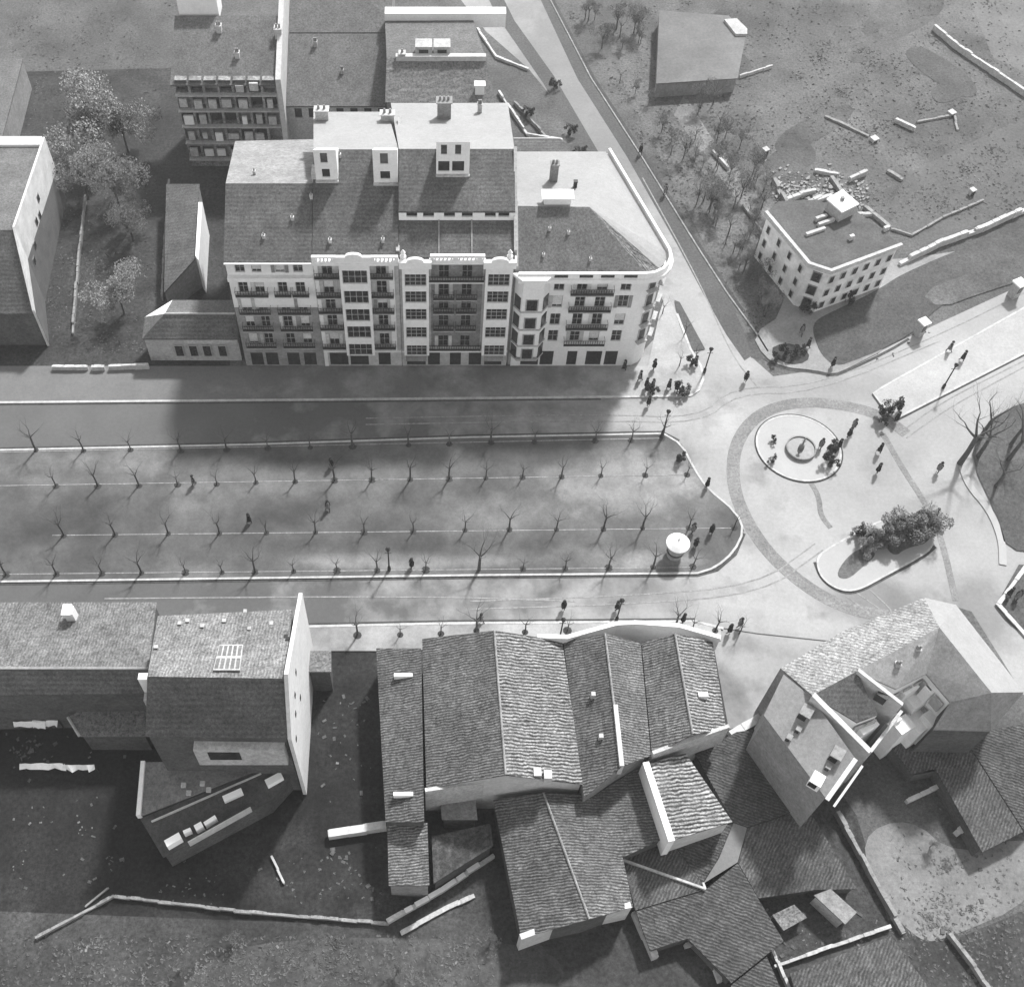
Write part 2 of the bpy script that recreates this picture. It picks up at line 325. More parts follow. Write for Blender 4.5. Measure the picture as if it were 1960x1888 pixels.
def window(parent, x0, x1, z0, z1, Y, frm=None, nx=1, nz=1, pane=None, blind=0, name='window'):
    """frame with glazing bars (part) and pane (sub-part) inside a hole"""
    t = .07; mb = MB(); y0, y1 = Y+.13, Y+.2
    mb.box(x0, x0+t, y0, y1, z0, z1).box(x1-t, x1, y0, y1, z0, z1).box(x0+t, x1-t, y0, y1, z0, z0+t).box(x0+t, x1-t, y0, y1, z1-t, z1)
    for k in range(1, nx+1):
        if nx: x = x0+(x1-x0)*k/(nx+1); mb.box(x-.03, x+.03, y0+.01, y1-.01, z0+t, z1-t)
    for k in range(1, nz+1):
        z = z0+(z1-z0)*k/(nz+1); mb.box(x0+t, x1-t, y0+.015, y1-.015, z-.03, z+.03)
    f = part(name, mb, frm or STONE, parent)
    part('pane', MB().face([(x0, Y+.21, z0), (x1, Y+.21, z0), (x1, Y+.21, z1), (x0, Y+.21, z1)]), pane or GLASS, f)
    WN[0] += 1
    if name == 'window' and x1-x0 < 1.3 and WN[0] % 3 == 0:
        for xs_ in ((x0-.42, x0-.03), (x1+.03, x1+.42))[:1+WN[0] % 2]: part('shutter', MB().box(xs_[0], xs_[1], Y-.07, Y-.02, z0, z1), (CREAM, GREYW, SHUT)[WN[0] % 9//3], f)
    if blind:
        zb = z1-(z1-z0)*blind
        part('blind', MB().box(x0+t, x1-t, Y+.09, Y+.12, zb, z1-t), SHUT, f)
def balcony(parent, x0, x1, z, Y, d=.7, slabm=None, sp=.28):
    f = part('balcony', MB().box(x0, x1, Y-d, Y-.003, z-.14, z), slabm or STONE, parent)
    mb = MB(); h = .95
    mb.box(x0, x1, Y-d+.02, Y-d+.06, z+h-.05, z+h).box(x0, x0+.04, Y-d+.06, Y-.01, z+h-.05, z+h).box(x1-.04, x1, Y-d+.06, Y-.01, z+h-.05, z+h)
    mb.box(x0+.04, x1-.04, Y-d+.025, Y-d+.045, z+.005, z+.4)
    n = max(2, int((x1-x0)/sp))
    for k in range(n+1):
        x = x0+.03+(x1-x0-.06)*k/n; mb.box(x-.03, x+.03, Y-d+.022, Y-d+.056, z, z+h-.05)
    part('railing', mb, IRON, f)
def parapet(parent, x0, x1, z, Y, h=.9, sp=.45, m=None, name='balustrade'):
    mb = MB().box(x0, x1, Y-.15, Y+.15, z, z+.2).box(x0, x1, Y-.17, Y+.17, z+h-.18, z+h)
    n = max(2, int((x1-x0)/sp))
    for k in range(n+1):
        x = x0+.12+(x1-x0-.24)*k/n; wd = .28 if k % 6 == 0 else .09; wd = min(wd, .28)
        a, b = max(x0, x-wd), min(x1, x+wd); mb.box(a, b, Y-.12, Y+.12, z+.2, z+h-.18)
    part(name, mb, m or WHITE, parent)
def roofshell(parent, faces, m, th=.22, name='roof'):
    """list of world polygons -> thin solid roof"""
    mb = MB(); edges = {}
    for f in faces:
        n = sum(((f[k].cross(f[(k+1) % len(f)])) for k in range(len(f))), Vector())
        if n.z < 0: f = f[::-1]
        if len(f) == 4 and 'tiles' in m.name:      # old roofs sag between their edges
            N, rq = 12, random.Random(int(abs(f[0].x*7))); base = len(mb.v)
            for i in range(N+1):
                for j in range(N+1):
                    p = f[0].lerp(f[1], i/N).lerp(f[3].lerp(f[2], i/N), j/N); e_ = 0 if (i in (0, N) or j in (0, N)) else 1
                    mb.v.append((p.x, p.y, p.z+e_*(rq.uniform(-.05, .07)-.12*math.sin(math.pi*i/N)*math.sin(math.pi*j/N))))
            for i in range(N):
                for j in range(N): a_ = base+i*(N+1)+j; mb.f.append((a_, a_+N+1, a_+N+2, a_+1))
        else: mb.face(f)
        mb.face([p-Vector((0, 0, th)) for p in f[::-1]])
        for k in range(len(f)):
            a, b = f[k], f[(k+1) % len(f)]; key = tuple(sorted([tuple(round(q, 2) for q in a), tuple(round(q, 2) for q in b)]))
            edges.setdefault(key, []).append((a, b))
    for e in edges.values():
        if len(e) == 1:
            a, b = e[0]; d = Vector((0, 0, th)); mb.face([b, a, a-d, b-d])
    return part(name, mb, m, parent)
def chimney(parent, p, wx, wy, h, m=None, pots=2, name='chimney'):
    c = part(name, MB().box(p.x-wx/2, p.x+wx/2, p.y-wy/2, p.y+wy/2, p.z-.8, p.z+h).box(p.x-wx/2-wx*.1, p.x+wx/2+wx*.1, p.y-wy/2-wx*.1, p.y+wy/2+wx*.1, p.z+h, p.z+h+.1), m or WHITEW, parent)
    mb = MB()
    for k in range(pots):
        x = p.x+(k-(pots-1)/2)*wx/max(pots, 1)*.9; mb.lathe((x, p.y, p.z+h+.1), [(min(.16, wx*.3), 0), (min(.12, wx*.25), min(.5, h))], 8)
    if pots: part('chimney_pot', mb, GREYW, c)
Y0 = R(800, 700).y
def X(px, py=600): return onY(px, py, Y0).x
def Z(py, px=800): return onY(px, py, Y0).z
# ================================================================== street block B1..B4
def body(parent, x0, x1, zt, yb, front_mb, fm, back_h, sidem=None, party=0):
    """front panel + side and back walls; roof line handled apart"""
    part('facade', front_mb, fm, parent)
    mb = MB()
    mb.face([(x1, Y0, 0), (x1, yb, 0), (x1, yb, back_h), (x1, Y0, zt)]); part('side_wall', mb, sidem or GREYW, parent); mb = MB()
    mb.face([(x0, yb, 0), (x0, Y0, 0), (x0, Y0, zt), (x0, yb, back_h)])
    mb.face([(x1, yb, 0), (x0, yb, 0), (x0, yb, back_h), (x1, yb, back_h)])
    part('side_wall', mb, sidem or GREYW, parent)
def pediment(parent, x, z, Y, r, m=None):
    mb = MB(); n = 10; p = [(x+r*math.cos(math.pi*k/n), z+r*.5*math.sin(math.pi*k/n)) for k in range(n+1)]
    f = [(a, Y-.18, b) for a, b in p]; g = [(a, Y+.18, b) for a, b in p]
    mb.face(f[::-1]); mb.face(g)
    for k in range(n): mb.face([f[k], f[k+1], g[k+1], g[k]])
    part('pediment', mb, m or WHITE, parent)
# --- B1
x0, x1 = X(429.5, 497), X(597, 495); zt = Z(497, 500)
b1 = thing('apartment_building', 'narrow apartment building at the left end of the row, white above and greyer below', 'building', ((x0+x1)/2, Y0, 0))
cols = [X(467, 556), X(498, 556), X(542, 556), X(576, 556)]
rows = [(Z(521), 1.5), (Z(560), 2.0), (Z(594), 2.0), (Z(626), 2.0), (Z(658), 1.9)]
H_ = []; 
for zc, h in rows:
    for x in cols: H_.append((x-.55, x+.55, zc, zc+h))
G = [(x-.75, x+.75, .15, 2.5) for x in cols]
zm = Z(588)
fm = MB(); panel(fm, x0, x1, zm, zt, Y0, [h for h in H_ if h[2] > zm]); 
fl = MB(); panel(fl, x0, x1, 0, zm, Y0, [h for h in H_ if h[2] < zm]+G)
rb = R(450, 268, zt-2).y
body(b1, x0, x1, zt-.3, rb, fm, WHITE, zt-3); part('lower_facade', fl, mat('dull_grey_stucco', .23, .2, .3, .15, 4), b1)
for i, h in enumerate(H_): window(b1, *h, Y0, nx=1, nz=1, blind=(.0, .55, 0, .7, 0, 0, .8)[(i*3) % 7])
for g in G: window(b1, *g, Y0, frm=SHOP, nx=1, nz=0, name='door', pane=SHOP)
for i, (zc, h) in enumerate(rows[1:], 1):
    if i == 1:
        for x in cols: balcony(b1, x-.95, x+.95, zc-.05, Y0)
    else:
        for a, b in ((0, 1), (2, 3)): balcony(b1, cols[a]-.9, cols[b]+.9, zc-.05, Y0)
part('cornice', MB().box(x0, x1, Y0-.55, Y0-.003, Z(533), Z(526)).box(x0, x1, Y0-.75, Y0+.3, zt-.05, zt+.12), WHITE, b1)
def onroof(px, py): return onS(px, py, Y0-.4, zt+.15, .5)
a, b = onroof(430, 494), onroof(597, 494); a.y = b.y = Y0-.6; a.z = b.z = zt+.14; a.x, b.x = x0, x1
r0 = onroof(430, 351); r1 = onroof(597, 351); r0.x = x0; r1.x = x1
roofshell(b1, [[a, b, r1, r0]], SLATE)
e0 = onS(450, 270, r0.y, r0.z, -.45); e1 = onS(592, 266, r0.y, r0.z, -.45)
roofshell(b1, [[r0, r1, Vector((x1, e1.y, e1.z)), Vector((e0.x, e0.y, e0.z))]], ZINC2, name='rear_roof')
pz = onS(568, 338, r0.y, r0.z, 0); part('rear_annexe', MB().box(X(545, 340)+2.2, x1-.1, r0.y+.3, r0.y+1.8, r0.z-1, r0.z+1.1), WHITEW, b1)
for px, py in ((596, 379), (560, 420), (480, 300), (505, 455)): chimney(b1, onroof(px, py) if py > 350 else Vector((onroof(px, 350).x, r0.y+3, r0.z-1.2)), .32, .32, .35, pots=1)
# --- B2
x0, x1 = X(597, 487), X(762, 487); zt2 = Z(492, 680)
b2 = thing('apartment_building', 'apartment building with one central white glazed bay and two white roof dormers', 'building', ((x0+x1)/2, Y0, 0))
cl, cc, cr = X(630, 554), X(683, 561), X(731, 554)
rws = [Z(526), Z(562), Z(592), Z(624), Z(660)]
H_ = [(c-.6, c+.6, z, z+2.1) for z in rws for c in (cl, cr)]
G = [(X(632, 690), X(667, 690), .15, 2.6), (X(671, 690), X(706, 690), .15, 2.6), (X(725, 690), X(748, 690), .15, 2.6)]
fm = MB(); panel(fm, x0, x1, 0, zt2, Y0, H_+G)
body(b2, x0, x1, zt2-.3, R(600, 212, zt2+1).y, fm, mat('buff_stone_facade', .42, .1, .4, .1, 4), zt2-2)
for i, h in enumerate(H_): window(b2, *h, Y0, nx=1, nz=1, blind=(.0, 0, .5)[i % 3])
for g in G: window(b2, *g, Y0, frm=SHOP, nx=2, nz=0, name='shop_window', pane=SHOP)
for z in rws:
    for c in (cl, cr): balcony(b2, c-1.45, c+1.35, z-.05, Y0)
bx0, bx1 = cc-1.7, cc+1.7; mb = MB(); zb = [Z(534), Z(572), Z(606), Z(638), Z(671)]
BH = [(bx0+.3, bx1-.3, z+.15, z+2.25) for z in zb]
panel(mb, bx0, bx1, 3.0, zt2-.4, Y0-.9, BH)
mb.face([(bx0, Y0, 3), (bx0, Y0-.9, 3), (bx0, Y0-.9, zt2-.4), (bx0, Y0, zt2-.4)]).face([(bx1, Y0-.9, 3), (bx1, Y0, 3), (bx1, Y0, zt2-.4), (bx1, Y0-.9, zt2-.4)])
mb.face([(bx0, Y0, 3), (bx1, Y0, 3), (bx1, Y0-.9, 3), (bx0, Y0-.9, 3)])
part('bay', mb, WHITE, b2)
for h in BH: window(b2, *h, Y0-.9, nx=3, nz=1)
part('pilaster', MB().box(x0, x0+.45, Y0-.12, Y0-.003, 0, zt2-.5), WHITE, b2); part('pilaster', MB().box(x1-1.1, x1-.5, Y0-.12, Y0-.003, 3, zt2-.5), WHITE, b2)
part('cornice', MB().box(x0, x1, Y0-1.0, Y0+.3, zt2-.35, zt2).box(x0, x1, Y0-.2, Y0-.003, 2.75, 3.05), WHITE, b2)
parapet(b2, x0, cc-1.9, zt2, Y0-.75); parapet(b2, cc+1.9, x1, zt2, Y0-.75); part('attic_block', MB().box(cc-1.9, cc+1.9, Y0-.95, Y0-.6, zt2, zt2+.9), WHITE, b2); pediment(b2, cc, zt2+.9, Y0-.78, .9)
def onroof2(px, py): return onS(px, py, Y0, zt2+.1, .5)
r = onroof2(680, 286); ry, rz = r.y, r.z
A = [Vector((x0, Y0-.1, zt2+.05)), Vector((x1, Y0-.1, zt2+.05)), Vector((x1, ry, rz)), Vector((x0, ry, rz))]
roofshell(b2, [A], SLATE)
e = onS(600, 214, ry, rz, -.3); e2 = onS(742, 214, ry, rz, -.3)
roofshell(b2, [[A[3], A[2], Vector((e2.x, e.y, e.z)), Vector((e.x, e.y, e.z))]], ZINC, name='rear_roof')
def bigdormer(parent, pxa, pxb, pyb, pyt, rf, ry, rz, wins, m=WHITE):
    p = rf((pxa+pxb)/2, pyb); Yd = p.y; a, b = onY(pxa, (pyb+pyt)/2, Yd).x, onY(pxb, (pyb+pyt)/2, Yd).x; ztp = onY(pxa, pyt, Yd).z
    ztp = max(ztp, p.z+1.2); mb = MB(); hs = []
    for (u0, u1, v0, v1) in wins: hs.append((a+(b-a)*u0, a+(b-a)*u1, p.z+(ztp-p.z)*v0, p.z+(ztp-p.z)*v1))
    panel(mb, a, b, p.z-.3, ztp, Yd, hs)
    mb.face([(a, ry, rz-.6), (a, Yd, p.z-.3), (a, Yd, ztp), (a, ry+.02, rz+.12)]); mb.face([(b, Yd, p.z-.3), (b, ry, rz-.6), (b, ry+.02, rz+.12), (b, Yd, ztp)])
    mb.face([(a, Yd, ztp), (b, Yd, ztp), (b, ry+.05, rz+.14), (a, ry+.05, rz+.14)])
    d = part('dormer', mb, m, parent)
    for h in hs: window(d, *h, Yd, frm=GREYW, nx=1, nz=0) if False else part('window', MB().box(h[0], h[1], Yd+.15, Yd+.2, h[2], h[3]), GLASS, d)
    part('sill', MB().box(a-.05, b+.05, Yd-.3, Yd-.003, p.z-.2, p.z+.08), WHITEW, d)
bigdormer(b2, 602, 645, 345, 287, onroof2, ry, rz, [(.28, .6, .58, .9), (.3, .65, .1, .38)])
bigdormer(b2, 714, 761, 350, 287, onroof2, ry, rz, [(.3, .62, .58, .9), (.28, .68, .12, .36)])
for px, py in ((632, 463), (733, 462), (650, 300)): chimney(b2, onroof2(px, py), .32, .32, .35, pots=1)
for px, py, h in ((617, 228, 1.4), (742, 230, 1.0)): p = onS(px, py, ry, rz, -.3); chimney(b2, p, 1.5, .8, h)
part('party_wall', MB().prism([(x1-.25, Y0+.5), (x1+.15, Y0+.5), (x1+.15, ry+8), (x1-.25, ry+8)], 0, [zt2+.5, zt2+.5, rz-1.7, rz-1.7]), STONE, b2)
# --- B3
x0, x1 = X(763, 487), X(986, 487); zt3 = Z(492, 870)
b3 = thing('apartment_building', 'wide apartment building with two white glazed bays either side of a grey centre', 'building', ((x0+x1)/2, Y0, 0))
lb, rb_ = X(796, 560), X(952, 560); c1, c2 = X(849, 590), X(892, 590)
rws = [Z(566), Z(592), Z(625), Z(663)]; rws = [Z(532)]+rws
H_ = [(c-.6, c+.6, z, z+2.0) for z in rws for c in (c1, c2)]
G = [(X(a, 690), X(b, 690), .15, 2.6) for a, b in ((779, 815), (819, 842), (861, 882), (897, 921), (927, 960))]
cx0, cx1 = lb+1.75, rb_-1.75
fw = MB(); panel(fw, x0, cx0, 2.9, zt3, Y0, []); panel(fw, cx1, x1, 2.9, zt3, Y0, []); panel(fw, x0, x1, 0, 2.9, Y0, G)
body(b3, x0, x1, zt3-.3, R(760, 197, zt3+1).y, fw, mat('light_grey_facade', .36, .1, .4, .1, 4), zt3-2)
fc = MB(); panel(fc, cx0, cx1, 2.9, zt3, Y0, H_); part('centre_facade', fc, mat('grey_brick_facade', .17, .1, .3, .25, 4), b3)
for i, h in enumerate(H_): window(b3, *h, Y0, frm=GREYW, nx=1, nz=1)
for g in G: window(b3, *g, Y0, frm=SHOP, nx=2, nz=0, name='shop_window', pane=SHOP)
for g in (G[0], G[4]): part('awning', MB().face([(g[0]-.1, Y0-.03, 2.75), (g[1]+.1, Y0-.03, 2.75), (g[1]+.1, Y0-1.1, 2.2), (g[0]-.1, Y0-1.1, 2.2)][::-1]), GREYW, b3)
for k, z in enumerate(rws):
    if k in (0, 4): balcony(b3, c1-1.9, c2+1.9, z-.05, Y0, slabm=WHITE)
    else:
        for c in (c1, c2): balcony(b3, c-1.2, c+1.2, z-.05, Y0)
for c in (lb, rb_):
    mb = MB(); zb = [Z(538), Z(570), Z(603), Z(637), Z(671)]; bx0, bx1 = c-1.5, c+1.5
    BH = [(bx0+.28, bx1-.28, z+.1, z+2.0) for z in zb]; panel(mb, bx0, bx1, 3.0, zt3-.4, Y0-.9, BH)
    mb.face([(bx0, Y0, 3), (bx0, Y0-.9, 3), (bx0, Y0-.9, zt3-.4), (bx0, Y0, zt3-.4)]).face([(bx1, Y0-.9, 3), (bx1, Y0, 3), (bx1, Y0, zt3-.4), (bx1, Y0-.9, zt3-.4)])
    mb.face([(bx0, Y0, 3), (bx1, Y0, 3), (bx1, Y0-.9, 3), (bx0, Y0-.9, 3)]); part('bay', mb, WHITE, b3)
    for h in BH: window(b3, *h, Y0-.9, nx=3, nz=2)
    part('attic_block', MB().box(c-1.8, c+1.8, Y0-1.35, Y0-.85, zt3-.5, zt3+.5), WHITE, b3); pediment(b3, c, zt3+.5, Y0-1.1, .95)
part('cornice', MB().box(cx0-.2, cx1+.2, Y0-.8, Y0+.3, zt3-.35, zt3).box(x0, cx0-3.6, Y0-.8, Y0+.3, zt3-.35, zt3).box(cx1+3.6, x1, Y0-.8, Y0+.3, zt3-.35, zt3).box(x0, x1, Y0-.2, Y0-.003, 2.75, 3.0), WHITE, b3)
parapet(b3, cx0-.1, cx1+.1, zt3, Y0-.55)
for c in (x0+.5, x1-.6): part('finial', MB().lathe((c, Y0-.5, zt3), [(.35, 0), (.35, .7), (.15, .9), (.28, 1.2), (.05, 1.6)], 10), WHITE, b3)
def onr3(px, py): return onS(px, py, Y0, zt3+.1, .45)
l = onr3(860, 421); 
roofshell(b3, [[Vector((x0, Y0-.1, zt3+.05)), Vector((x1, Y0-.1, zt3+.05)), Vector((x1, l.y, l.z)), Vector((x0, l.y, l.z))]], SLATE, name='lower_roof')
for px in (840, 903): q = onr3(px, 450); part('roof_seam', MB().prism([(q.x-.08, Y0+.3), (q.x+.08, Y0+.3), (q.x+.08, l.y-.05), (q.x-.08, l.y-.05)], zt3, [zt3+.35, zt3+.35, l.z+.12, l.z+.12]), GREYW, b3)
zc = onY(860, 405, l.y).z
mb = MB(); hs = []; xa = x0+.2
for px in (790, 822, 862, 880, 896, 940, 966): xx = onY(px, 414, l.y).x; hs.append((xx-.7, xx+.5, l.z+.45, zc-.15))
hs = sorted(hs); hs2 = [hs[0]]
for h in hs[1:]:
    if h[0] > hs2[-1][1]+.1: hs2.append(h)
panel(mb, x0, x1, l.z-.3, zc, l.y-.02, hs2); part('clerestory', mb, WHITE, b3)
for h in hs2: part('window', MB().face([(h[0], l.y+.2, h[2]), (h[1], l.y+.2, h[2]), (h[1], l.y+.2, h[3]), (h[0], l.y+.2, h[3])]), GLASS, b3)
def onr3b(px, py): return onS(px, py, l.y, zc+.1, .45)
r = onr3b(860, 285); ry, rz = r.y, r.z
roofshell(b3, [[Vector((x0, l.y-.06, zc+.1)), Vector((x1, l.y-.06, zc+.1)), Vector((x1, ry, rz)), Vector((x0, ry, rz))]], SLATE, name='upper_roof')
e = onS(748, 197, ry, rz, -.35); e2 = onS(972, 197, ry, rz, -.35)
roofshell(b3, [[Vector((x0, ry, rz)), Vector((x1, ry, rz)), Vector((e2.x, e.y, e.z)), Vector((e.x, e.y, e.z))]], ZINC, name='rear_roof')
part('party_wall', MB().prism([(x1-.1, Y0+.5), (x1+.25, Y0+.5), (x1+.25, ry), (x1-.1, ry)], 0, [zt3+.6, zt3+.6, rz+.35, rz+.35]), STONE, b3)
bigdormer(b3, 835, 899, 334, 272, onr3b, ry, rz, [(.14, .32, .62, .92), (.56, .74, .62, .92), (.06, .4, .1, .42), (.48, .84, .1, .42)])
p = onS(850, 225, ry, rz, -.35); chimney(b3, p, 1.6, 1.0, 2.4, GREYW, 3); p = onS(918, 215, ry, rz, -.35); chimney(b3, p, .5, .5, 1.2)
# --- B4 corner building
zt4 = Z(527, 1110); xl = X(992, 520)
b4 = thing('corner_building', 'white corner building with a rounded end facing the plaza', 'building', (X(1100, 650), Y0, 0))
pr = R(1262, 492, zt4+1); pr2 = R(1152, 305, zt4+1)
xr = X(1236, 600)
# rounded corner footprint
corner = [(xl, Y0), (xr-1.2, Y0)] + [(xr-1.2+2.6*math.sin(t), Y0+2.6-2.6*math.cos(t)) for t in [rad(a) for a in (20, 40, 60, 80, 100, 115)]]
endd = Vector((pr2.x-pr.x, pr2.y-pr.y)).normalized(); lastp = Vector(corner[-1]); far = lastp+endd*(Vector((pr2.x, pr2.y))-Vector((pr.x, pr.y))).length
foot = corner+[tuple(far), (xl, far.y)]
cl4 = [X(1065, 590), X(1108, 590), X(1146, 590), X(1190, 590)]
rw4 = [(Z(556)), (Z(588)), (Z(622)), (Z(653))]
H_ = [(c-.6, c+.6, z, z+2.0) for z in rw4 for c in cl4]
G = [(X(996, 690), X(1030, 690), .15, 2.8), (X(1033, 690), X(1058, 690), .15, 2.8), (X(1084, 690), X(1103, 690), .15, 2.8), (X(1120, 690), X(1150, 690), .15, 2.8), (X(1156, 690), X(1180, 690), .15, 2.8)]
fm = MB(); panel(fm, xl, xr-1.2, 0, zt4, Y0, H_+G); part('facade', fm, WHITE, b4)
mb = MB()
for k in range(1, len(foot)):
    a, b = foot[k], foot[(k+1) % len(foot)]; mb.face([(a[0], a[1], 0), (b[0], b[1], 0), (b[0], b[1], zt4), (a[0], a[1], zt4)])
part('side_wall', mb, WHITE, b4)
for i, h in enumerate(H_): window(b4, *h, Y0, nx=1, nz=1, blind=(0, 0, .75, 0, .8, 0, 0, 0, 0, 0, 0, .6)[i % 12])
for g in G: window(b4, *g, Y0, frm=SHOP, nx=2, nz=0, name='shop_window', pane=SHOP)
for z in rw4: balcony(b4, cl4[1]-1.3, cl4[2]+1.3, z-.05, Y0, .8, WHITE if z == rw4[-1] else STONE)
for z in rw4:                                  # windows of the rounded end
    for ang in (30, 70):
        t = rad(ang); c = Vector((xr-1.2+2.62*math.sin(t), Y0+2.6-2.62*math.cos(t))); f = part('window', MB().obox(c, (math.cos(t), math.sin(t)), .5, .05, z, z+1.9), STONE, b4)
        part('pane', MB().obox(c+Vector((math.sin(t), -math.cos(t)))*.03, (math.cos(t), math.sin(t)), .4, .04, z+.1, z+1.8), GLASS, f)
        part('sill', MB().obox(c+Vector((math.sin(t), -math.cos(t)))*.25, (math.cos(t), math.sin(t)), .7, .3, z-.15, z-.03), STONE, f)
# oriel
oc = X(1014, 600); op = [(oc-2.0, Y0-.003), (oc-1.15, Y0-1.2), (oc+1.15, Y0-1.2), (oc+2.0, Y0-.003)]
part('oriel', MB().prism(op, 3.1, zt4+.3), WHITE, b4)
for z in [Z(580), Z(614), Z(645), Z(672)]:
    f = part('window', MB().box(oc-.75, oc+.75, Y0-1.26, Y0-1.2, z, z+1.9), STONE, b4); part('pane', MB().box(oc-.6, oc+.6, Y0-1.28, Y0-1.255, z+.1, z+1.8), GLASS, f)
    for s in (-1, 1):
        c = Vector((oc+s*1.6, Y0-.62)); u = Vector((s*.85, 1.2)).normalized(); f = part('window', MB().obox(c, u, .5, .06, z, z+1.9), GLASS, b4)
    part('spandrel', MB().prism([(a+(a-oc)*.05, b-.06) for a, b in op], z-.35, z-.1), STONE, b4)
part('oriel_crown', MB().prism([(a+(a-oc)*.2, b-.3) for a, b in op], zt4+.3, zt4+.7), WHITE, b4)
# cornice round the corner
def offs(poly, d):
    out = []
    for k, p in enumerate(poly):
        a = Vector(poly[max(k-1, 0)]); b = Vector(poly[min(k+1, len(poly)-1)]); t = (b-a).normalized(); out.append((p[0]+t.y*d, p[1]-t.x*d))
    return out
line = corner+[tuple(far)]
o1, o2 = offs(line, 1.0), offs(line, -.3); mb = MB()
for k in range(len(line)-1): mb.prism([o1[k], o1[k+1], o2[k+1], o2[k]], zt4-.3, zt4+.25)
part('cornice', mb, WHITE, b4)
o1, o2 = offs(line, .72), offs(line, .42); mb = MB()
for k in range(len(line)-1): mb.prism([o1[k], o1[k+1], o2[k+1], o2[k]], zt4+.25, zt4+1.0)
part('parapet', mb, WHITE, b4)
for px in (1074, 1122, 1163, 1207): x = X(px, 516); part('parapet_opening', MB().box(x-.75, x+.75, Y0-.76, Y0-.725, zt4+.4, zt4+.8), GLASS, b4)
z4 = zt4+.6; i4 = offs(line, .1)
def onr4(px, py): return onS(px, py, Y0, z4, .55)
ra, rbb = onr4(992, 394), onr4(1128, 396); ra.x = xl
F3 = [Vector((p[0], p[1], z4)) for p in i4]; F3[0].x = xl
roofshell(b4, [[F3[0], F3[1], rbb, ra]], SLATE2)
back = [F3[k] for k in range(1, len(F3))]
roofshell(b4, [[F3[1], F3[2], F3[3], rbb]], GREYR, name='hip_roof')
bl = Vector((xl, F3[-1].y, z4))
roofshell(b4, [[F3[3], F3[4], F3[5], F3[6], rbb], [F3[6], F3[-2], rbb], [F3[-2], F3[-1], ra, rbb], [F3[-1], bl, ra]], ZINC, name='rear_roof')
sk = onr4(1067, 382); 
chimney(b4, Vector((sk.x, ra.y+.8, ra.z-.3)), 3.0, 1.0, 1.2, WHITE, 0, name='stair_head'); chimney(b4, Vector((sk.x, ra.y+6, z4+.9)), .9, .7, 3.6, GREYW, 2); chimney(b4, Vector((sk.x+2.4, ra.y+4.5, z4+1.2)), .4, .4, 2.0, IRON, 0, name='flue')
part('party_wall', MB().prism([(xl-.3, Y0+.2), (xl-.02, Y0+.2), (xl-.02, ra.y), (xl-.3, ra.y)], 0, [zt4+1.2, zt4+1.2, ra.z+.4, ra.z+.4]), STONE, b4)
for px, py in ((1088, 447), (1052, 440), (1130, 498), (1040, 490)): chimney(b4, onr4(px, py), .26, .26, .3, pots=1)
# rear wing behind the corner building
w0 = R(985, 300, 12); w1 = R(1108, 300, 12); yb = R(985, 262, 12).y
rw = thing('rear_wing', 'low white rear wing with a dark ridged roof behind the corner building', 'building', (w0.x, w0.y, 0))
part('wall', MB().prism([(w0.x, w0.y), (w1.x, w0.y), (w1.x-3, yb), (w0.x, yb)], 0, 11.9), WHITE, rw)
part('roof', MB().prism([(w0.x, w0.y), (w1.x-.4, w0.y), (w1.x-2, w0.y+3.2), (w0.x, w0.y+3.2)], 11.903, 12.1), SLATE, rw); part('terrace', MB().prism([(w0.x, w0.y+3.4), (w1.x-2.1, w0.y+3.4), (w1.x-4, yb-.2), (w0.x, yb-.2)], 11.903, 12.05), ZINC, rw)
# ================================================================== generic house from roof points
def house(name, label, cat, V, faces, loop, wallm, group=None, th=.2, inset=.25):
    W = {k: (v if isinstance(v, Vector) else R(*v)) for k, v in V.items()}
    cen = sum((W[k] for k in loop), Vector())/len(loop)
    t = thing(name, label, cat, (cen.x, cen.y, 0), group)
    bym = {}
    for f in faces: bym.setdefault(f[1].name, (f[1], []))[1].append([W[k] for k in f[0]])
    for m, fl in bym.values(): roofshell(t, fl, m, th)
    pts = []
    for k in loop:
        d = Vector((W[k].x-cen.x, W[k].y-cen.y)); q = Vector((cen.x, cen.y))+d*(1-inset/max(d.length, 1)); pts.append((q.x, q.y, W[k].z-th*.6))
    mb = MB(); n = len(pts)
    ar = sum(pts[k][0]*pts[(k+1) % n][1]-pts[(k+1) % n][0]*pts[k][1] for k in range(n))
    if ar < 0: pts.reverse()
    for k in range(n):
        a, b = pts[k], pts[(k+1) % n]; mb.face([(a[0], a[1], 0), (b[0], b[1], 0), b, a])
    part('wall', mb, wallm, t)
    return t, W
def wallwin(t, A, B, z, n, w=1.0, h=1.6, m=None, off=.32, skip=()):
    """windows on the wall below roof edge A-B; A->B counter-clockwise so outward is right-hand"""
    a = Vector((A.x, A.y)); b = Vector((B.x, B.y)); u = (b-a).normalized(); o = Vector((u.y, -u.x)); L = (b-a).length
    for k in range(n):
        if k in skip: continue
        c = a+u*(L*(k+.5)/n)+o*(-.25+.06); f = part('window', MB().obox(c, u, w/2+.1, .08, z-.1, z+h+.1), m or STONE, t)
        part('pane', MB().obox(c+o*.06, u, w/2, .05, z, z+h), GLASS, f)
